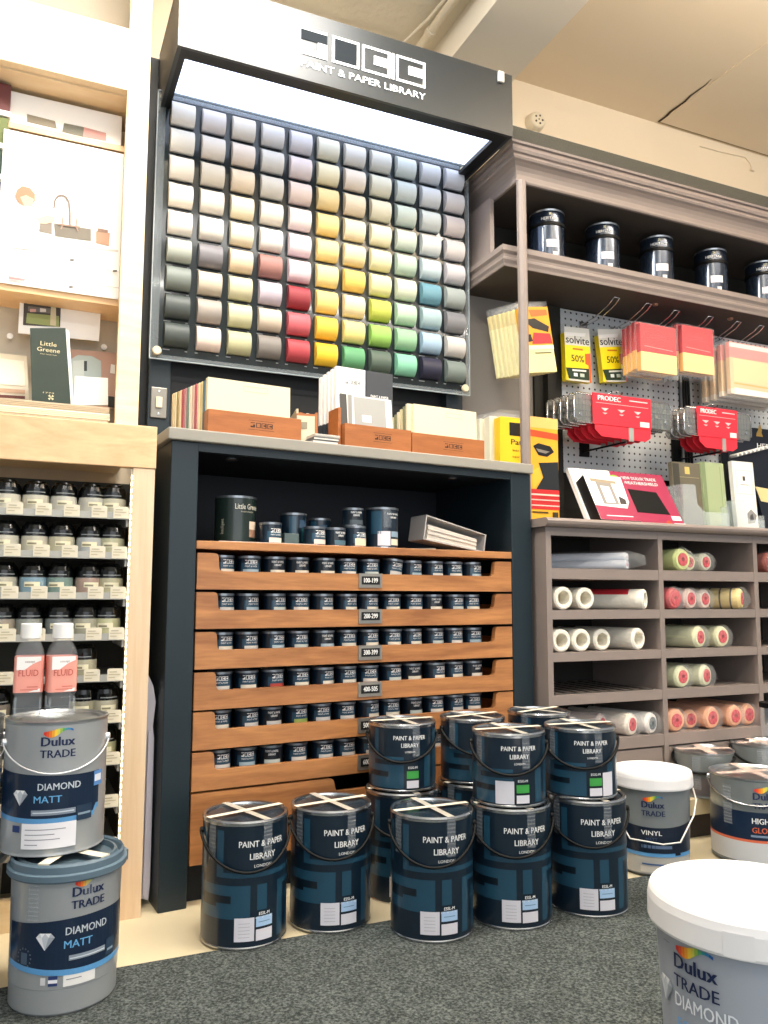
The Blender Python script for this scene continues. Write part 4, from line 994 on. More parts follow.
# bagged bundle of mini rollers, top left pigeonhole
t = root('mini_roller_bag', 'clear bag of slim white mini rollers in the top left pigeonhole', 'roller pack', (1.85, GY+.03, T1), .75)
for k, (dx, dz) in enumerate(((-.03, .016), (0, .016), (.03, .016), (-.016, .042), (.014, .042))):
    b = MB(); b.M = Matrix.Translation((dx, 0, dz)) @ Matrix.Rotation(rad(-90), 4, 'X'); pm = paint('D8DCE4', .8)
    b.lathe([(.005, .001), (.012, 0), (.015, .005), (.015, .28), (0, .28)], pm, 18); b.lathe([(.0153, .03), (.0153, .27)], paint('8088A0', .7), 4, a0=2.6, a1=3.3); b.lathe([(0, .002), (.005, .001)], REDC, 12); b.build('mini_roller', t)
b = MB(); n = 22; rings = []
for y, k, dx in ((.30, 1, 0), (.1, 1.03, 0), (.0, 1.02, 0), (-.035, .75, .012), (-.055, .5, .03)):
    rings.append([(.052*k*cos(2*PI*i/n)*(1+.07*sin(7*i))+dx, y, .033+.0315*k*sin(2*PI*i/n)*(1+.03*sin(5*i))) for i in range(n)])
for p, q in zip(rings, rings[1:]): b.add(p+q, [(i, (i+1) % n, n+(i+1) % n, n+i) for i in range(n)], FILM, True)
b.build('film', t)
roller(RX_(683, 562), T1, 'red', 'lime roller with speckled red core, leftmost in the top middle pigeonhole', .05, .035, col=LIME, group=g2)
roller(2.125, T1, 'red', 'small lime roller with red core, middle one in the top middle pigeonhole', .1, .028, col=CRM, group=g2, yf=.03)
roller(2.190, T1, 'red', 'bagged roller with red core, rightmost in the top middle pigeonhole', .12, .029, col='C8C8B4', group=g2, yf=.02)
roller(2.035, T2, 'red', 'roller in red printed film with red core, left of the second middle pigeonhole', .15, .034, col='C8484C', group=g2)
roller(2.115, T2, 'red', 'bagged pale roller in loose crumpled film, second middle pigeonhole', .2, .033, col='D8C0B4', group=g2, yf=.02)
roller(2.190, T2, 'red', 'bagged pale roller next to the yellow striped roller', .2, .032, col='D8C8BC', group=g2, yf=.03)
roller(2.345, T2, 'stripe', 'yellow roller with dark stripes and red core lying askew', .55, .034, .24, col='E4CC88', group=g2)
roller(RX_(702, 642)-.005, T3, 'red', 'cream roller with red core, left one in the third middle pigeonhole', .28, .034, col=CRM, group=g2)
roller(RX_(722, 642)+.005, T3, 'red', 'cream roller with red core, right one in the third middle pigeonhole', .1, .034, col=CRM, group=g2)
roller(RX_(686, 681)-.012, T4, 'red', 'pale green roller with red core, left one in the fourth middle pigeonhole', .12, .034, col='D4D8B0', group=g2)
roller(RX_(706, 681)+.005, T4, 'red', 'pale green roller with red core, right one in the fourth middle pigeonhole', .3, .034, col='D8D8B8', group=g2)
for k, (px, d, lb_, yf) in enumerate(((677, 0, 'leftmost', 0), (697, 0, 'second from the left, pushed back', .03), (713, .1, 'middle one', 0), (736, .1, 'second from the right', 0), (752, .1, 'rightmost', .01))):
    roller(RX_(px, 720)+(.004 if k == 1 else 0), T5, 'red', 'orange roller with red core in the bottom middle pigeonhole, '+lb_, d, .0345 if k != 1 else .030, col=ORG, group=g3, yf=.012+yf)
roller(1.745, T5, 'red', 'pale pink roller with red core lying left in the bottom left pigeonhole', .5, .033, .2, col='D8C8C0', yf=.05)
roller(1.835, T5, 'red', 'white roller with red core in the middle of the bottom left pigeonhole', .35, .033, col='E0D8CC')
roller(1.918, T5, 'dark', 'white roller with dark grey core at the right of the bottom left pigeonhole', .35, .032, col='E4E0DC')
roller(1.60, T5, 'red', 'pale roller in film at the far left of the bottom left pigeonhole', .2, .033, col='D0C4BC')
roller(2.50, T1, 'red', 'dark red bagged roller in the top right pigeonhole at the photo edge', 0, .034, col='A04838')
b = MB((1.66, 2.2, T4))
for k in range(9): b.box(1.54+.045*k, 1.548+.045*k, 2.14, 2.44, T4, T4+.003, paint('4A4642'))
b.box(1.54, 1.93, 2.135, 2.14, T4, T4+.003, paint('4A4642')); tag(b.build('slatted_mat'), 'dark slatted rack lying in the empty fourth left pigeonhole', 'rack')

# ------------------------------------------------------------------ hooks
def hook(px, py, lab):
    X, Z = at(px, py, 2.44); Y0 = 2.44; w = .014; zb = Z-.02
    b = MB((X, 2.655, zb))
    b.tube([(X-w, 2.655, zb-.02), (X-w, 2.56, zb-.018), (X-w, Y0+.03, Z-.012), (X-w, Y0, Z+.006), (X+w, Y0, Z+.006), (X+w, Y0+.03, Z-.012), (X+w, 2.56, zb-.018), (X+w, 2.655, zb-.02)], .0022, CHROME, 6)
    b.box(X-.02, X+.02, 2.652, 2.659, zb-.035, zb-.005, CHROME)
    tag(b.build('display_hook'), lab, 'hook', 'wire display hooks under the grey shelf')
for i, (px, py) in enumerate(((617, 299), (649, 305), (677, 312), (711, 318), (739, 323), (762, 327))): hook(px, py, 'double wire display hook under the grey shelf, %s from the left' % ORD[i])

# ------------------------------------------------------------------ flat packs hung on the hooks: every pack its own object
def pack(name, label, cat, X, Y, zt, w, h, th, faces, rot=0, group=None, film=None):
    """hanging pack; local x to the right, z down from the top edge; faces = [(pts, colour)] printed on the front"""
    t = root(name, label, cat, (X, Y, zt), 0, group); t.rotation_euler = (0, rot, 0)
    b = MB()
    for (z0, z1, c) in faces[0]: b.box(0, w, 0, th, -z1*h, -z0*h, paint(c, .4) if isinstance(c, str) else c)
    b.build('body', t, .0015)
    b = MB(); e = -.0006
    for f in faces[1]:
        if f[0] == 't': b.ftext(f[1], f[2], f[3]*w, e-.0004, -f[4]*h, paint(f[5]), .012, width=f[6]*w)
        else: b.poly([(x*w, e, -z*h) for x, z in f[1]], paint(f[2], .4)); e -= .00012
    if faces[1]: b.build('print', t)
    if film:
        b = MB(); b.box(-.008, w+.008, -.002, th+.002, -h-.02, film, GLASS); b.build('film', t)
    return t
fy = ([(0, .1, GLASS), (.1, .62, 'E0A030'), (.62, 1, 'F0E8A8')],
      [('p', [(0, .08), (1, .08), (1, .62), (0, .62)], 'EFA51E'), ('p', [(.05, .12), (.3, .1), (.28, .2), (.05, .2)], '1A1410'), ('p', [(.35, .12), (.95, .12), (.95, .2), (.4, .22)], 'D86A28'), ('p', [(.12, .26), (.5, .24), (.95, .36), (.9, .44), (.4, .38)], '1C1814'),
       ('p', [(.4, .44), (.95, .46), (.98, .6), (.3, .6)], 'B83038'), ('p', [(.02, .48), (.3, .46), (.34, .56), (.05, .58)], '181410'), ('p', [(0, .62), (1, .62), (1, .68), (0, .68)], 'F4EFC8'), ('p', [(.35, .72), (.9, .72), (.9, .735), (.35, .735)], '7A7448')])
X, Z = at(506, 299, 2.44)
for k in range(7):
    pack('cloth_pack', 'pale yellow cloth pack hanging left of the pegboard, %s' % ['front one'] [0] if k == 0 else 'pale yellow cloth pack hanging left of the pegboard, %s from the front' % ORD[k], 'cloth pack', X+.045-.004*k, 2.44+.026*k, Z-.002+.003*k, .135, .27, .02, fy if k == 0 else ([(0, .1, GLASS), (.1, .3, 'E8D8A0'), (.3, 1, 'F2EAB8')], []), -.16, 'yellow cloth packs', None)
X, Z = at(491, 408, 2.46)
fz = ([(0, .14, GLASS), (.14, 1, 'F2C830')], [('p', [(.0, .13), (1, .13), (1, 1), (0, 1)], 'F4C828'), ('p', [(.35, .22), (.75, .22), (.75, .46), (.35, .46)], '14120E'), ('t', 'Path', .030, .68, .62, '3A2E10', .55), ('t', 'finder cloth', .012, .70, .74, '8A6A18', .5), ('t', 'super soft', .012, .70, .85, '8A6A18', .5)])
for k in range(3): pack('cloth_bundle', 'bright yellow film wrapped cloth pack behind the corner post, '+['front', 'middle', 'back'][k], 'cloth pack', X+.036-.012*k, 2.46+.05*k, Z, .115, .205, .04, fz if k == 0 else ([(0, .08, GLASS), (.08, 1, 'E8E0C8')], []), 0, 'wrapped yellow cloths')
X, Z = at(529, 416, 2.42); zb = 1.0075; hh = Z-zb
fg = ([(0, 1, 'F0B030')], [('p', [(0, .0), (1, .0), (1, .1), (0, .1)], 'F0C070'), ('p', [(0, .12), (1, .14), (1, .20), (0, .18)], 'D85028'), ('p', [(.12, .27), (.3, .24), (.72, .26), (.85, .31), (.6, .36), (.3, .35)], '15151A'), ('p', [(.22, .29), (.7, .31), (.55, .33), (.3, .32)], '8A8478'),
     ('p', [(.3, .42), (.98, .40), (1, .66), (.2, .66), (.45, .55)], '22262A'), ('p', [(.05, .50), (.3, .46), (.42, .56), (.1, .66)], 'E8C040'),
     ('p', [(.0, .66), (1, .66), (1, .84), (0, .84)], 'C83030'), ('p', [(0, .70), (1, .70), (1, .715), (0, .715)], 'F0D0C0'), ('p', [(0, .75), (1, .75), (1, .76), (0, .76)], 'F0D0C0'), ('p', [(0, .80), (1, .80), (1, .81), (0, .81)], 'F0D0C0'), ('p', [(.75, .86), (.95, .86), (.95, .92), (.75, .92)], '3A3420'), ('p', [(.05, .86), (.6, .86), (.6, .875), (.05, .875)], '5A4A20')])
pack('glove_pack', 'yellow, red and black glove pack standing on the grey counter by the post', 'glove pack', X, 2.42, Z, .125, hh, .03, fg)
fs = ([(0, .16, GLASS), (.16, 1, 'F0D820')], [('p', [(0, .06), (1, .04), (1, .36), (0, .38)], 'DCDCD4'), ('p', [(.0, .16), (.85, .13), (.8, .19), (0, .22)], 'F0F0EC'), ('t', 'solvite', .046, .50, .34, '14201A', .92), ('p', [(0, .38), (1, .36), (1, .76), (0, .78)], 'F4DC18'), ('p', [(.3, .42), (.7, .42), (.7, .45), (.3, .45)], 'C87818'),
     ('t', '50%', .040, .48, .66, '2A2410', .5), ('p', [(.78, .5), (1, .48), (1, 1), (.92, 1), (.9, .7), (.78, .68)], 'E06028'), ('p', [(0, .78), (.92, .76), (.92, .97), (.1, .97)], '1C3420'), ('p', [(.25, .80), (.8, .79), (.8, .82), (.25, .83)], 'E0E4DC'), ('p', [(.3, .86), (.45, .86), (.45, .92), (.3, .92)], 'E8ECE8'), ('p', [(.55, .86), (.72, .86), (.72, .92), (.55, .92)], 'B8C4B8'), ('p', [(.1, .97), (.92, .97), (.92, 1), (.1, 1)], 'C8C8C0')])
for (px, py, lb_, rz) in ((564, 323, 'yellow, white and green paste packet hanging leftmost on the pegboard', -.02), (597, 326, 'yellow paste packet tilted beside the red sponge packs', -.12)):
    X, Z = at(px, py, 2.60); pack('paste_packet', lb_, 'paste packet', X, 2.60, Z, .125, .235, .028, fs, rz, 'paste packets on the pegboard')
fr = ([(0, .60, 'D02430'), (.60, 1, 'F0B458')], [('p', [(0, 0), (1, 0), (1, .60), (0, .60)], 'E03038'), ('p', [(0, .60), (1, .60), (1, 1), (0, 1)], 'F6DE90'), ('p', [(.1, .12), (.9, .14), (.9, .15), (.1, .13)], 'B02830'), ('p', [(.1, .47), (.9, .50), (.9, .51), (.1, .48)], 'F8B0A8'), ('p', [(.25, .2), (.7, .21), (.7, .23), (.25, .22)], 'C83840'), ('p', [(.25, .27), (.8, .28), (.8, .30), (.25, .29)], 'C83840')])
for s_, (px, py, n_, w_) in enumerate(((638, 322, 4, .185), (680, 324, 3, .168))):
    X, Z = at(px, py, 2.46)
    for k in range(n_):
        pack('sponge_pack', 'red and yellow sponge pack in film, %s hook, %s' % (['wider stack on the third', 'narrower stack on the fourth'][s_], ['front one', 'second back', 'third back', 'fourth back', 'last'][k]), 'sponge pack', X+.012-.003*k, 2.462+.025*k, Z+.006*((k*2) % 3), w_, .195, .024, fr if k == 0 else (fr[0], []), 0, 'red and yellow sponge packs', .004)
fb = ([(0, .3, 'E8A098'), (.3, .9, 'E4C49C'), (.9, 1, 'E8D8C4')], [('p', [(.0, .12), (1, .12), (1, .30), (0, .28)], 'F0908C'), ('p', [(.0, .02), (1, .02), (1, .1), (0, .1)], 'F4D8D4'), ('p', [(.05, .32), (1, .34), (1, .78), (.05, .76)], 'EED0A0'), ('p', [(.05, .78), (1, .80), (1, .83), (.05, .81)], 'F0B468'), ('p', [(.05, .88), (1, .9), (1, 1), (.05, 1)], 'F4EEE4')])
X, Z = at(729, 341, 2.44)
for k in range(4): pack('brush_pack', 'clear pack of pale brushes with a pink header at the right, '+['front one', 'second back', 'third back', 'last'][k], 'brush pack', X-.006*k, 2.44+.04*k, Z-.004*k, .36, .225, .022, fb if k == 0 else (fb[0], []), .0, 'pale brush packs', .01)

# ------------------------------------------------------------------ wire roller grids with red cards
MESH = mat('expanded_mesh', 'A8ACA4', .35, .7, alpha=.55)
REDK = mat('red_card', 'E03040', .45)
def grid(X0, X1, C0, C1, Y, z0, z1, label, front, grp):
    t = root('roller_grid', label, 'roller grid', ((X0+X1)/2, Y, z0), 0, grp); O = tuple(t.location)
    b = MB(O); q = .014
    b.tube([(X0+q, Y, z0), (X1-q, Y, z0), (X1, Y, z0+q), (X1, Y, z1-q), (X1-q, Y, z1), (X0+q, Y, z1), (X0, Y, z1-q), (X0, Y, z0+q)], .0036, CHROME, 7, True)
    b.build('wire_frame', t)
    b = MB(O); b.box(X0+.004, X1-.004, Y+.001, Y+.0025, z0+.004, z1-.004, MESH)
    nn = int((X1-X0)/.016)
    for i in range(nn):
        x = X0+.008+i*(X1-X0-.016)/nn; b.box(x, x+.0016, Y-.0008, Y+.001, z0+.003, z1-.003, CHROME)
    for i in range(1, 5): b.box(X0+.003, X1-.003, Y-.0008, Y+.001, z0+(z1-z0)*i/5-.0008, z0+(z1-z0)*i/5+.0008, CHROME)
    for x in (X0+.03, X1-.03): b.tube([(x, Y-.004, z0+.03), (x, Y+.004, z0+.03)], .006, CHROME, 10)
    b.build('mesh', t)
    b = MB(O); w = C1-C0; zc = z0-.004
    b.box(C0, C1, Y-.007, Y-.005, zc, z1+.006, REDK); b.prism([(C0+.01, zc), (C1-.004, zc), (C1-.004, zc-.035), (C1-.03, zc-.05), (C0+.04, zc-.045), (C0+.01, zc-.02)], Y-.005, Y-.003, REDK)
    b.box(C0+w*.60, C0+w*.68, Y-.008, Y-.005, zc-.055, zc-.002, mat('grey_tongue', '9A9C98', .4))
    if front:
        e = Y-.0076
        b.ftext('PRODEC', .026, C0+w*.28, e, z1-.020, WHT, .03, width=w*.38); b.box(C0+w*.05, C1-w*.05, e, Y-.007, z1-.032, z1-.030, paint('F0B0B0')); b.box(C0+w*.62, C1-w*.06, e, Y-.007, z1-.012, z1-.008, paint('F8D0D0'))
        for i in range(3):
            cx = C0+w*(.2+.28*i); b.poly([(cx-.018, e, z1-.05), (cx+.018, e, z1-.05), (cx, e, z1-.062)], paint('F8C8C8')); b.poly([(cx-.012, e, z1-.068), (cx+.012, e, z1-.068), (cx, e, z1-.074)], paint('F8C8C8'))
        b.box(C1-w*.2, C1-w*.04, e, Y-.007, z0+.002, z0+.022, paint('EFEDE8'))
    b.build('card', t)
    return t
for k in range(5): grid(1.850-.006*k, 2.322-.006*k, 1.932-.006*k, 2.214-.006*k, 2.42+.034*k, 1.412, 1.522, 'wire roller grid with red card, larger stack in the middle, '+['front one', 'second back', 'third back', 'fourth back', 'last'][k], k == 0, 'wire roller grids, larger stack')
for k in range(4): grid(2.388, 2.755, 2.452, 2.672, 2.42+.034*k, 1.410, 1.522, 'wire roller grid with red card, smaller stack to the right, '+['front one', 'second back', 'third back', 'last'][k], k == 0, 'wire roller grids, smaller stack')
for X, lb_ in ((2.07, 'black hook arm carrying the larger stack of wire grids'), (2.56, 'black hook arm carrying the smaller stack of wire grids')):
    b = MB((X, 2.655, 1.37)); b.tube([(X, 2.655, 1.35), (X, 2.40, 1.345)], .004, BLKP, 6); b.tube([(X+.02, 2.655, 1.535), (X+.02, 2.43, 1.54), (X-.02, 2.42, 1.545), (X-.02, 2.655, 1.535)], .002, CHROME, 6); b.box(X-.015, X+.03, 2.65, 2.659, 1.33, 1.55, BLKP); tag(b.build('grid_hook'), lb_, 'hook', 'hooks carrying the grids')
# cables hanging behind the packs
b = MB((2.62, 2.64, 1.5))
for k in range(3): b.tube([(2.603+.016*k, 2.63, 1.02), (2.605+.016*k, 2.635, 1.4), (2.600+.014*k, 2.63, 1.72)], .006, BLKP, 8)
tag(b.build('black_rods'), 'black rods hanging between the two pegboards behind the sponge packs', 'rods')

# ------------------------------------------------------------------ promotion box on the grey counter
BL = Vector((at(598, 521, 2.33)[0], 2.33, 1.0075)); BR = Vector((at(690, 524, 2.33)[0], 2.33, 1.0075))
lean = math.atan2(.135, .245); UW = BR.x-BL.x; UH = .275
t = root('promotion_box', 'leaning maroon and white display box with a black window on the grey counter', 'display box', tuple(BL)); t.rotation_euler = (-lean, 0, 0)
MAR = paint('A03050', .35)
b = MB(); b.box(-.02, UW-.0, .012, .03, .008, UH, WHITE); b.box(.10, UW, .0112, .012, .008, UH, MAR)
b.poly([(.02, .0108, .14), (.17, .0108, .15), (.17, .0108, UH), (-.0, .0108, UH)], WHITE)
e = .0106
b.poly([(.205, e, .085), (.385, e, .08), (.365, e, .185), (.20, e, .195)], BLKP)
b.ftext('NEW DULUX TRADE', .020, .305, e, .240, WHT, .01, width=.17); b.ftext('WEATHERSHIELD', .020, .305, e, .217, WHT, .01, width=.17)
b.poly([(.185+.028*cos(i*PI/10), e, .235+.022*sin(i*PI/10)) for i in range(20)], paint('8CC040')); b.poly([(.36+.012*cos(i*PI/6), e, .04+.012*sin(i*PI/6)) for i in range(12)], paint('E04828'))
b.box(.385, .43, e, .011, .055, .075, paint('F0E8EC')); b.box(.385, .44, e, .011, .022, .042, paint('F4F0F4')); b.box(.345, .375, e, .011, .008, .022, paint('D8D8A0'))
b.build('panel', t)
b = MB(); b.box(-.012, .170, -.040, .010, .006, .205, paint('0E0E12', .4)); b.build('black_box', t, .001)
b = MB(); e = -.041
b.box(-.012, .170, e, -.0402, .006, .205, WHITE); b.poly([(-.012, e-.0002, .006), (.170, e-.0002, .006), (.170, e-.0002, .205), (.160, e-.0002, .205), (.150, e-.0002, .09), (.13, e-.0002, .06), (-.012, e-.0002, .068)], MAR)
b.poly([(.03, e-.0004, .075), (.10, e-.0004, .075), (.10, e-.0004, .175), (.03, e-.0004, .18)], paint('8E8882')); b.poly([(.045, e-.0006, .082), (.085, e-.0006, .082), (.085, e-.0006, .155), (.045, e-.0006, .158)], paint('ECE8E8')); b.poly([(.01, e-.0005, .175), (.125, e-.0005, .170), (.125, e-.0005, .183), (.01, e-.0005, .190)], paint('9A8C74'))
b.poly([(.105, e-.0005, .078), (.135, e-.0005, .078), (.138, e-.0005, .10), (.112, e-.0005, .115)], paint('3A3434')); b.box(.02, .14, e-.0006, e, .022, .026, paint('F0D8E0')); b.build('front_print', t)

# brochures and holders
def stand(name, label, cat, px0, px1, pyt, Y, th, col, prints=(), lean_=.06, zb=1.0075):
    X0 = at(px0, 500, Y)[0]; X1 = at(px1, 500, Y)[0]; Z = at((px0+px1)/2, pyt, Y)[1]; w = X1-X0; h = Z-zb
    t = root(name, label, cat, (X0, Y, zb)); t.rotation_euler = (-lean_, 0, 0)
    b = MB(); b.box(0, w, 0, th, .001, h, paint(col, .45)); e = -.0004
    for p in prints:
        if p[0] == 't': b.ftext(p[1], p[2], p[3]*w, e, p[4]*h, paint(p[5]), .005, width=p[6]*w)
        else: b.poly([(x*w, e, z*h) for x, z in p[1]], paint(p[2], .5)); e -= .0001
    b.build('booklet', t); return t, w, h
stand('brochure', 'dark olive brochure with a gold crest in the clear holder', 'brochure', 676, 704, 462, 2.43, .02, '6A6454', [('p', [(.45, .84), (.62, .84), (.62, .94), (.45, .94)], 'D0B468'), ('p', [(.1, .79), (.95, .79), (.95, .797), (.1, .797)], 'A89C74'), ('p', [(.02, .5), (.25, .5), (.25, .98), (.02, .98)], '3E3C34')])
stand('brochure', 'sage green brochure between the olive and the white ones', 'brochure', 706, 728, 462, 2.42, .03, 'A0AE86', [('p', [(.0, 0), (.16, 0), (.16, 1), (0, 1)], '7C8C66'), ('p', [(.80, .2), (.84, .2), (.84, .95), (.8, .95)], '8C9C74')])
stand('brochure', 'slim dark booklet squeezed between the sage green and white brochures', 'brochure', 730.5, 735, 463, 2.44, .03, '26282C')
stand('brochure', 'tall white brochure with a small crest in a framed square', 'brochure', 737, 758, 461, 2.40, .02, 'EDEBE4', [('p', [(.12, .56), (.88, .56), (.88, .88), (.12, .88)], 'B8B6B0'), ('p', [(.14, .565), (.86, .565), (.86, .875), (.14, .875)], 'F0EEE8'), ('p', [(.44, .74), (.56, .74), (.56, .80), (.44, .80)], '3A3A3C'), ('p', [(.3, .68), (.7, .68), (.7, .69), (.3, .69)], '9A9894'), ('p', [(.5, .16), (.85, .18), (.95, .28), (.7, .36), (.5, .3)], '8C8C8A'), ('p', [(.6, .2), (.8, .22), (.76, .30), (.64, .28)], '4A4A4C')])
ACL = mat('clear_holder', 'D8E4E8', .1, alpha=.25)
for px0, px1, pt, Y, lb_ in ((683, 728, 484, 2.385, 'clear plastic brochure holder with a scooped front, olive brochure inside'), (736, 763, 500, 2.375, 'small clear plastic holder in front of the white brochure')):
    X0, X1 = at(px0, 500, Y)[0], at(px1, 500, Y)[0]; Z = at(px0, pt, Y)[1]
    b = MB((X0, Y, 1.0075)); h = Z-1.0075
    b.prism([(X0, 1.0075), (X1, 1.0075), (X1, 1.0075+h*.45), (X0+(X1-X0)*.45, 1.0075+h*.45), (X0+(X1-X0)*.30, 1.0075+h*.60), (X0+(X1-X0)*.27, 1.0075+h), (X0, 1.0075+h)], Y-.003, Y, ACL)
    b.box(X0-.003, X0, Y, Y+.09, 1.0075, 1.0075+h, ACL); b.box(X1, X1+.003, Y, Y+.09, 1.0075, 1.0075+h*.6, ACL)
    tag(b.build('brochure_holder'), lb_, 'brochure holder')
# dark heritage panel at the right with white caps
X0, Z1 = at(727, 424, 2.60); 
b = MB((X0, 2.6, 1.0075)); b.box(X0, X0+.5, 2.60, 2.64, 1.0075, 1.52, paint('161C28', .4))
cx = at(750, 440, 2.599)[0]; zt = at(759, 447, 2.599)[1]
b.ftext('HERITAGE', .034, at(773, 447, 2.599)[0], 2.5985, zt-.006, WHT, .012, width=.20)
gx, gz = at(759, 430, 2.599)
b.poly([(gx-.02, 2.5985, gz-.03), (gx+.022, 2.5985, gz-.03), (gx+.014, 2.5985, gz-.012), (gx+.018, 2.5985, gz), (gx+.008, 2.5985, gz+.03), (gx-.002, 2.5985, gz+.018), (gx-.006, 2.5985, gz), (gx-.016, 2.5985, gz-.014)], paint('B89448'))
tag(b.build('heritage_panel', None, .002), 'dark panel with a gold emblem and white lettering at the right edge', 'sign')
for k in range(9):
    X, Z = at(738+4.2*k, 455-1.1*k, 2.56); b = MB((X, 2.56, Z)); b.M = Matrix.Translation((X, 2.60, Z)) @ Matrix.Rotation(rad(90), 4, 'X')
    b.lathe([(.0075, 0), (.0085, .03), (.007, .04), (0, .041)], WHITE, 14); tag(b.build('white_cap'), 'small white cap in the slanting row on the dark panel, %s from the left' % ORD[k], 'cap', 'white caps in a row on the dark panel')
X, Z = at(759, 486, 2.42)
b = MB((X, 2.42, 1.0075)); b.prism([(X, Z), (X+.14, Z-.01), (X+.14, 1.0075), (X+.06, 1.0075)], 2.44, 2.47, paint('1A222C')); b.prism([(X, Z), (X+.14, Z-.01), (X+.14, Z-.07), (X+.03, Z-.06)], 2.4385, 2.44, paint('E8D498')); tag(b.build('folded_leaflet'), 'folded dark leaflet with a pale yellow top at the right edge of the counter', 'leaflet')
# ================================================================== silver grey trade tins and tubs
SIL = mat('silver_print', 'A4A8AA', .3, .25, coat=.3)
NVB = mat('trade_navy_band', '14263E', .3, coat=.3)
LBL = mat('trade_light_blue', '5E9CD0', .35)
DBL = mat('logo_navy', '16254C', .45)
def dulux_logo(b, r_, a, z, s, sub='TRADE', fade=False):
    s *= 1.14; z -= .003
    """word mark with the coloured swoosh over it; s = width of the word"""
    W_ = lambda u, v: ((r_)*sin(a+u/r_), -(r_)*cos(a+u/r_), z+v)
    b.text('Dulux', s*.40, W_, DBL, .032, s)
    b.text(sub, s*.34, lambda u, v: W_(u, v-s*.36), DBL, .022, s*1.05)
    cols = ['D8302C', 'E4542A', 'EE7C2A', 'F4A42C', 'F6CC3C', 'D8D050', '9CC050', '58A870', '3C98A0', '3A88C0', '2C64A8']
    n = len(cols)
    for i, c in enumerate(cols):
        def pt(t, k):
            x = (-.44+.88*t)*s
            lo = .36+.10*sin(2*PI*(t*.9+.55))+.10*abs(t-.4)
            th = (.20*(1-t)**.8+.05)*(.15+sin(PI*min(1, t*1.15+.05))) if t < .8 else .06
            return W_(x, s*(lo+(th if k else 0)-.02))
        t0, t1 = i/n, (i+1)/n
        b.add([pt(t0, 0), pt(t1, 0), pt(t1, 1), pt(t0, 1)], [(0, 1, 2, 3)], paint(c, .4))
def diamond(b, r_, a, z, s):
    W_ = lambda u, v: (r_*sin(a+u/r_), -r_*cos(a+u/r_), z+v)
    P_ = {'a': (-.5, .2), 'b': (-.3, .42), 'c': (.3, .42), 'd': (.5, .2), 'e': (0, -.45), 'f': (-.18, .2), 'g': (.18, .2), 'h': (0, .42)}
    for k, c in (('abf', 'D8DCE0'), ('bfh', 'F4F6F8'), ('fgh', 'C8CCD2'), ('hcg', 'F0F2F4'), ('cdg', 'B8BEC6'), ('afe', 'E8EAEE'), ('fge', 'C0C6CE'), ('gde', '9CA4AE')):
        b.add([W_(P_[q][0]*s, P_[q][1]*s) for q in k], [(0, 1, 2)], paint(c, .4))
def wire_handle(t, r_, z, drop, m, rr=.002, a_max=1.45):
    b = MB(); pts = []
    for i in range(25):
        a = -a_max+2*a_max*i/24; pts.append(((r_+.005)*sin(a), -(r_+.005)*cos(a), z-drop*cos(a)))
    b.tube(pts, rr, m, 8); b.build('handle', t)
    for s_ in (-1, 1):
        b = MB(); b.M = Matrix.Translation((s_*r_*sin(a_max), -r_*cos(a_max), z-drop*cos(a_max))) @ Matrix.Rotation(s_*a_max, 4, 'Z') @ Matrix.Rotation(rad(90), 4, 'X'); b.lathe([(.008, -.001), (.007, .006), (0, .007)], m, 14); b.build('handle_ear', t)
def ribbed(b, r_, a0, a1, z0, z1, n):
    b.patch(r_, a0, a1, z0, z1, TAPEC)
    for q in range(n): b.patch(r_+.0004, a0, a1, z0+(z1-z0)*q/n, z0+(z1-z0)*(q+.35)/n, mat('tape_rib', 'C8CCD0', .4, alpha=.28))

def tape_strips(t, r_, z, angs, m, w=.011):
    b = MB()
    for a in angs:
        dx, dy = sin(a), -cos(a); nx, ny = -dy*w, dx*w
        b.poly([(r_*dx+nx, r_*dy+ny, z), (-r_*dx+nx, -r_*dy+ny, z), (-r_*dx-nx, -r_*dy-ny, z), (r_*dx-nx, r_*dy-ny, z)], m); z += .0008
        b.patch(r_+.001, a-w/r_, a+w/r_, z-.035, z, m)
    b.build('tape', t)
BLG = mat('blue_grey_plastic', '5E7280', .4)
BLGD = mat('blue_grey_lid', '50626E', .35)
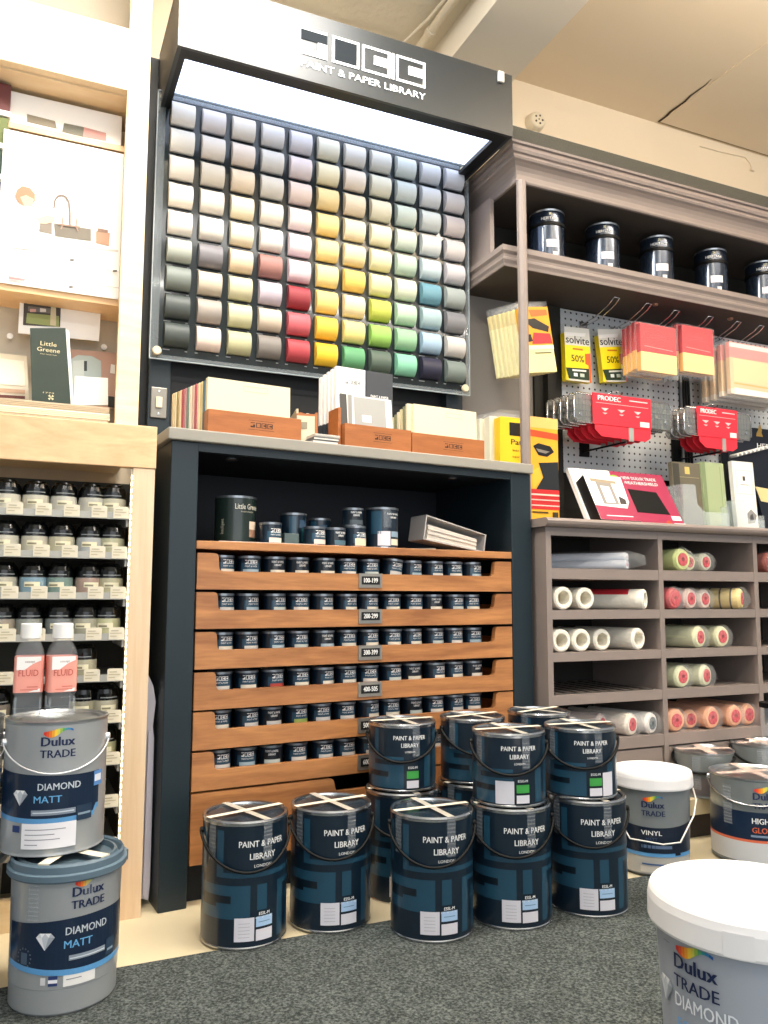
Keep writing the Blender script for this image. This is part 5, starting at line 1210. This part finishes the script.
# lower left pail: grey with collar
def diamond_pail(X, Y, z, label, d, r_=.100, h=.262):
    t = root('paint_pail', label, 'paint pail', (X, Y, z), face(X, Y)+d, 'silver and navy pails at the left')
    R = lambda zz: r_*(.96+.04*zz/h)
    b = MB(); b.lathe([(0, 0), (R(0)*.97, 0), (R(0), .004), (R(.045), .045), (R(.045)+.0008, .046), (R(.115), .115, SIL), (r_, h-.028)], SIL, 64)
    def bnd(a0, a1, z0, z1, m, dr=.001):
        b.patch(R((z0+z1)/2)+dr, a0, a1, z0, z1, m)
    # navy label band and blue edge
    n = 30
    for i in range(n):
        a0, a1 = -1.5+2.6*i/n, -1.5+2.6*(i+1)/n
        cz = lambda a: .158+.010*(a+1.5)/2.6+.004*cos(a*1.5); lz = lambda a: .088-.010*cos(a-.3)
        rr = R(.13)+.0015
        def q(a, zz): return (rr*sin(a), -rr*cos(a), zz)
        b.add([q(a0, lz(a0)), q(a1, lz(a1)), q(a1, cz(a1)), q(a0, cz(a0))], [(0, 1, 2, 3)], NVB, True)
        b.add([q(a0, lz(a0)-.010), q(a1, lz(a1)-.010), q(a1, lz(a1)), q(a0, lz(a0))], [(0, 1, 2, 3)], LBL, True)
    e = R(.14)+.0022
    dulux_logo(b, R(.2)+.0016, .10, .207, .052)
    b.ctext('DIAMOND', .019, e, .10, .139, paint('C4CCD4'), .012, width=.078); b.ctext('MATT', .019, e, -.06, .116, paint('6CB0E0'), .012, width=.050)
    diamond(b, e, -.64, .130, .034)
    b.patch(e, -.22, .48, .094, .103, paint('8C98A4')); b.patch(e+.0003, -.20, .46, .0965, .0985, paint('D0D8E0')); b.patch(e+.0006, .50, .72, .083, .112, paint('2C4258')); b.patch(e+.0009, .53, .69, .09, .094, paint('8CA0B0'))
    b.patch(R(.06)+.002, -.30, .28, .050, .072, paint('F0EEEA')); b.patch(R(.06)+.0024, -.25, .02, .061, .0625, paint('8A8A90'))
    b.patch(R(.06)+.002, -.56, -.40, .053, .070, paint('283C70')); b.patch(R(.06)+.0024, -.56, -.40, .058, .064, paint('F0F0F4')); b.patch(R(.06)+.002, -.70, -.61, .055, .068, paint('D8D8D8'))
    for i in range(14):
        a = i*2*PI/14; b.ctext('o', .006, R(.1)+.0026, -1.05+.15*cos(a), .098+.016*sin(a), paint('8C98A4'))
    b.patch(R(.1)+.0024, -1.12, -.98, .088, .108, paint('4A5C70'))
    ribbed(b, R(.19)+.0014, -1.0, -.78, .165, h-.03, 9)
    b.patch(R(.2)+.0022, .0, .18, .196, .232, TAPEC)
    b.build('body', t)
    b = MB(); b.lathe([(r_, h-.032), (r_*1.06, h-.031), (r_*1.085, h-.028), (r_*1.085, h-.018), (r_*1.03, h-.016), (r_*1.03, h-.004), (r_*1.0, h), (r_*.97, h-.004)], BLG, 64); b.box(r_*1.06, r_*1.14, -.012, .012, h-.038, h-.018, BLG); b.build('collar', t)
    b = MB(); b.lathe([(r_*.98, h-.004), (r_*.93, h-.012), (r_*.88, h-.003), (r_*.84, h-.003), (r_*.80, h-.012), (0, h-.010)], BLGD, 64); b.build('lid', t)
    tape_strips(t, r_*.96, h+.0006, (.45, -.75), TAPE)
    return t
def diamond_can(X, Y, z, label, d, r_=.0955, h=.248):
    t = root('paint_can', label, 'paint can', (X, Y, z), face(X, Y)+d, 'silver cans stacked on the pails at the left')
    b = MB(); b.lathe([(0, 0), (r_*.98, 0), (r_*1.01, .002), (r_, .006), (r_, h-.008), (r_*1.012, h-.005)], SIL, 64); e = r_+.0007
    n = 30
    for i in range(n):
        a0, a1 = -1.4+2.35*i/n, -1.4+2.35*(i+1)/n
        cz = lambda a: .148-.004*sin(a)+.004*a*a*.5; lz = lambda a: .076-.006*cos(a)+(.012 if a > .8 else 0)
        q = lambda a, zz: (e*sin(a), -e*cos(a), zz)
        b.add([q(a0, lz(a0)), q(a1, lz(a1)), q(a1, cz(a1)), q(a0, cz(a0))], [(0, 1, 2, 3)], NVB, True)
        b.add([q(a0, lz(a0)-.009), q(a1, lz(a1)-.009), q(a1, lz(a1)), q(a0, lz(a0))], [(0, 1, 2, 3)], LBL, True)
    dulux_logo(b, e, -.0, .206, .053)
    e2 = e+.0008
    b.ctext('DIAMOND', .018, e2, .06, .122, paint('D0D8E0'), .012, width=.078); b.ctext('MATT', .018, e2, -.15, .099, paint('6CB0E0'), .012, width=.050)
    diamond(b, e2, -.70, .108, .032)
    b.patch(e2, -.45, .38, .076, .086, paint('8490A0')); b.patch(e2+.0003, -.42, .35, .080, .082, paint('D0D8E0')); b.patch(e2+.0006, .40, .74, .060, .088, paint('24384E')); b.patch(e2+.0008, .43, .71, .070, .074, paint('8CA0B0'))
    b.patch(e2+.0002, .78, 1.05, .118, .146, paint('5A8CC8')); b.patch(e2+.0005, .80, 1.0, .126, .139, paint('E4E8F0'))
    b.patch(e2+.0012, -.62, .40, .016, .062, paint('F0EEF2'))
    for q_ in range(4): b.patch(e2+.0015, -.55, [.2, .0, .1, -.3][q_], .050-.009*q_, .0515-.009*q_, paint('8C8A94'))
    b.patch(e2, -.85, -.68, .045, .057, paint('283C70'))
    b.build('body', t)
    b = MB(); b.lathe([(r_*1.012, h-.005), (r_*1.015, h-.001), (r_*.97, h), (r_*.93, h-.004), (r_*.86, h-.004), (r_*.83, h-.008), (0, h-.006)], mat('can_lid_steel', 'AEB2B6', .28, .9), 64); b.build('lid', t)
    wire_handle(t, r_, h-.030, .066, mat('pale_wire', 'D8DADC', .3, .4), .0016, 1.35)
    return t
diamond_pail(.104, 1.738, .0045, 'silver pail with navy band and grey collar standing on the carpet, lower left', .30)
diamond_can(.076, 1.785, .2685, 'silver can with navy band and white sticker under the two bottles', .03)
diamond_pail(-.112, 1.84, .0045, 'silver pail cut by the left edge of the photo, on the floor', .3)
diamond_can(-.118, 1.84, .2685, 'silver can cut by the left edge of the photo, on top of a pail', .3)
# ------------------------------------------------------------------ two clear bottles
CLR = mat('clear_bottle', 'E8F0F4', .04, trans=0, alpha=.10, coat=.6)
LIQ = mat('clear_bottle_edge', 'B8C4CC', .1, alpha=.22)
CORAL = paint('F4A494', .4)
def bottle(X, Y, z, label, d, txt, w0):
    t = root('clear_bottle', label, 'bottle', (X, Y, z), d, 'clear bottles with coral labels')
    def sec(w, zz, rc=.3):
        pts = []
        for k in range(4):
            cx, cy = ((1, 1), (-1, 1), (-1, -1), (1, -1))[k]; rr = w*rc
            for j in range(5):
                a = k*PI/2+j*PI/8; pts.append((cx*(w-rr)+rr*cos(a), cy*(w-rr)+rr*sin(a), zz))
        return pts
    prof = [(.024, 0, .3), (.0265, .003, .3), (.0265, .036, .3), (.0245, .039, .3), (.0245, .042, .3), (.0265, .045, .3), (.0265, .122, .3), (.0255, .128, .4), (.0215, .140, .7), (.0165, .148, 1), (.0165, .154, 1)]
    b = MB(); prev = None
    for w, zz, rc in prof:
        s_ = sec(w, zz, rc)
        if prev: b.add(prev+s_, [(i, (i+1) % 20, 20+(i+1) % 20, 20+i) for i in range(20)], CLR, True)
        prev = s_
    b.add(sec(.024, 0), [tuple(range(20))], CLR); 
    b.add(sec(.0235, .003), [tuple(range(20))], LIQ)
    for cx, cy in ((1, 1), (-1, 1), (-1, -1), (1, -1)): b.tube([(cx*.0225, cy*.0225, .003), (cx*.0225, cy*.0225, .036)], .0016, LIQ, 6)  # pale corner rods added as edge highlights
    b.build('glass', t)
    b = MB(); s0, s1 = sec(.0271, .048), sec(.0271, .118)
    b.add(s0+s1, [(i, (i+1) % 20, 20+(i+1) % 20, 20+i) for i in range(20)], CORAL, True)
    e = -.0275
    b.poly([(-.022, e, .092), (-.008, e, .092), (.008, e, .104), (.022, e, .110), (.022, e, .1178), (-.022, e, .1178)], WHITE); b.poly([(-.022, e, .049), (.0, e, .049), (.022, e, .056), (.022, e, .049)], WHITE)
    b.ftext(txt, .018, 0, e-.0003, .080, paint('C85848'), .004, width=w0); b.ftext('concept', .007, .002 if d < .4 else .004, e-.0003, .106, paint('7C4C50'), 0, width=.018)
    b.box(-.002, .018, e-.0003, e, .058, .060, paint('D87868')); b.box(-.014, .018, e-.0003, e, .053, .0545, paint('D87868')); b.build('label', t)
    b = MB(); b.lathe([(.0175, .152), (.0195, .153), (.0195, .181), (.0185, .1825), (0, .1825)], WHITE, 30)
    b.build('cap', t)
zt = .2685+.248+.0006
bottle(.019, 1.790, zt, 'clear square bottle with a coral label and white cap, left of the pair', -.05, 'FLUID', .036)
bottle(.078, 1.776, zt, 'clear square bottle with a coral label and white cap, right of the pair', .12, 'FLUID', .036)

# ------------------------------------------------------------------ white lidded tubs at the right
LIDW = mat('white_tub_lid', 'F2F0F0', .4)
def tub(X, Y, z, r_, h, label, d, art, body, hand=None):
    t = root('paint_tub', label, 'paint tub', (X, Y, z), face(X, Y)+d)
    rl = r_*1.07
    R = lambda zz: r_*(.92+.08*zz/h)
    b = MB(); b.lathe([(0, 0), (R(0)*.97, 0), (R(0), .004), (R(h*.4), h*.4), (r_, h-.03)], body, 64); art(b, R); b.build('body', t)
    b = MB(); lh = h*.155
    b.lathe([(r_*.99, h-lh), (rl, h-lh), (rl*1.01, h-lh+.004), (rl*1.005, h-lh*.35), (rl*.99, h-.006), (rl*.97, h-.001), (rl*.94, h), (rl*.90, h-.005), (rl*.3, h-.005), (0, h-.005)], LIDW, 64)
    b.patch(rl*1.012, -.25, .02, h-lh+.002, h-lh*.3, LIDW); b.build('lid', t)
    if hand:
        b = MB(); b.tube(hand, .0022, mat('white_wire', 'E8E4DC', .35), 8); b.build('handle', t)
    return t
SILG = mat('tub_silver_grey', 'A8AEB8', .35)
def art_big(b, R):
    e = R(.24)+.003
    dulux_logo(b, e, -.60, .226, .062)
    e = R(.17)+.003
    b.ctext('DIAMOND', .026, e, -.52, .170, paint('F0F4F8'), .012, width=.098); b.ctext('EGGSHELL', .022, e, -.52, .140, paint('7CB0E0'), .005, width=.09); diamond(b, e, -1.08, .180, .04)
    b.patch(R(.10)+.003, -1.5, 1.0, .07, .11, NVB); b.patch(R(.06)+.003, -1.5, 1.0, .058, .07, LBL); b.patch(R(.14)+.0035, .10, .35, .12, .145, paint('3A4C9C'))
    b.patch(R(.14)+.0035, -.80, -.40, .112, .118, paint('D0D8E0')); b.patch(R(.26)+.003, -1.05, -.93, .25, .251, paint('7A8088'))
X, Y = atz(750, 892, .315)
tub(X, Y, .0045, .1365, .315, 'big tub with a bright white lid at the lower right corner on the carpet', 0, art_big, SILG)
SILD = mat('tub_dark_silver', '7C8284', .35, .1, coat=.3)
def art_vinyl(b, R):
    e = R(.2)+.0025
    n = 24
    for i in range(n):
        a0, a1 = -1.4+2.6*i/n, -1.4+2.6*(i+1)/n; rr = R(.10)+.0025
        q = lambda a, zz: (rr*sin(a), -rr*cos(a), zz); lo = lambda a: .105-.012*cos(a*1.2)
        b.add([q(a0, .062), q(a1, .062), q(a1, lo(a1)+.035), q(a0, lo(a0)+.035)], [(0, 1, 2, 3)], mat('vinyl_band', '121E30', .3, coat=.3), True)
    b.patch(R(.06)+.0028, -1.4, 1.2, .052, .062, LBL)
    b.patch(R(.03)+.0022, -1.4, 1.2, .006, .052, paint('B4B0A8'))
    dulux_logo(b, e, -.02, .184, .052)
    b.ctext('VINYL', .017, R(.12)+.0035, -.08, .109, WHT, .012, width=.055); b.ctext('MATT', .013, R(.1)+.0035, -.08, .093, paint('3A4C6C'), .008, width=.03)
    b.patch(R(.07)+.0035, -.35, .45, .074, .082, paint('5A6E8C')); b.patch(R(.06)+.0035, .55, .72, .056, .088, paint('0C1420')); b.patch(R(.05)+.004, -.35, .35, .030, .034, paint('3C5C8C')); b.patch(R(.03)+.003, -.4, .25, .010, .026, paint('D0C8BC'))
X, Y = 1.660, 1.858
r_v = .104; fz_ = .0045
hp_ = []
tubv = tub(X, Y, .0045, r_v, .268, 'dark silver tub with a white lid beside the stacked navy cans', .04, art_vinyl, SILD,
           [(r_v*1.06*sin(1.45), -r_v*1.06*cos(1.45), .222), (r_v*1.15*sin(1.3), -r_v*1.2*cos(1.3), .195), (r_v*1.13*sin(1.1), -r_v*1.2*cos(1.1)-.01, .16), (r_v*.62, -r_v*1.12, .100), (.02, -r_v*1.22, .094), (-r_v*.62, -r_v*1.12, .100), (-r_v*1.13*sin(1.1), -r_v*1.2*cos(1.1)-.01, .16), (-r_v*1.06*sin(1.45), -r_v*1.06*cos(1.45), .222)])
# high gloss can
def gloss(X, Y, z, r_, h, label, d, full=True, tape=True):
    t = root('paint_can', label, 'paint can', (X, Y, z), face(X, Y)+d)
    b = MB(); b.lathe([(0, 0), (r_*.98, 0), (r_*1.01, .002), (r_, .006), (r_, h-.008), (r_*1.012, h-.005)], mat('gloss_can_silver', '8A9090', .25, .4), 64); e = r_+.0008
    if full:
        b.patch(e, -1.5, 1.5, h*.30, h*.62, NVB); b.patch(e, -1.5, 1.5, h*.27, h*.30, paint('D86A48')); b.patch(e, -1.5, 1.5, .01, h*.27, paint('C8C8C8'))
        dulux_logo(b, e+.0005, .26, h*.78, .060)
        b.ctext('HIGH', .022, e+.001, .12, h*.49, WHT, .014, width=.045); b.ctext('GLOSS', .022, e+.001, .17, h*.385, paint('E0683C'), .014, width=.058); b.patch(e+.001, -.1, .7, h*.335, h*.36, paint('7C8CA4'))
        ribbed(b, e+.001, -.72, -.5, h*.45, h*.9, 12)
    else:
        b.patch(e, -1.5, 1.5, .01, h*.45, paint('5A5456')); ribbed(b, e+.001, -.2, .08, h*.2, h*.92, 14)
    b.build('body', t)
    b = MB(); b.lathe([(r_*1.012, h-.005), (r_*1.012, h-.001), (r_*.96, h), (r_*.92, h-.006), (r_*.84, h-.006), (r_*.80, h-.010), (0, h-.008)], mat('can_lid_steel', 'AEB2B6', .28, .9), 64); b.build('lid', t)
    if tape: tape_strips(t, r_*.98, h+.0006, (.5, -.9), mat('pink_tape', 'D8C0B4', .5, alpha=.85), .014)
    wire_handle(t, r_, h-.012, .06 if full else .05, STEEL if full else BLKP, .0022 if full else .004)
    return t
X_, _ = at(754, 800, 1.815)
gloss(X_, 1.815, .0045, .122, .238, 'silver and navy gloss can with an orange line at the right photo edge', .0)
X_, _ = at(712, 757, 2.02)
gloss(X_, 2.062-.008, .1255, .092, .140, 'silver tin with taped lid on the beige platform behind the gloss can', -.2, False)
X_, _ = at(757, 752, 2.05)
gloss(X_+.02, 2.062-.008, .1255, .092, .145, 'silver tin with black handle on the beige platform at the right edge', .1, False)
# clear cylinder with a black cap at the right edge
X, Y = atz(775, 778, .245)
b = MB(); t = root('clear_tube', 'clear tube with a thin black cap standing on the gloss can at the right edge', 'tube', (X, Y, .2445))
b.lathe([(0, .001), (.031, 0), (.032, .004), (.032, .19), (.030, .2)], CLR, 30); b.build('tube', t)
b = MB(); b.lathe([(.0325, .198), (.0335, .199), (.0335, .212), (0, .213)], BLKP, 30); b.build('cap', t)
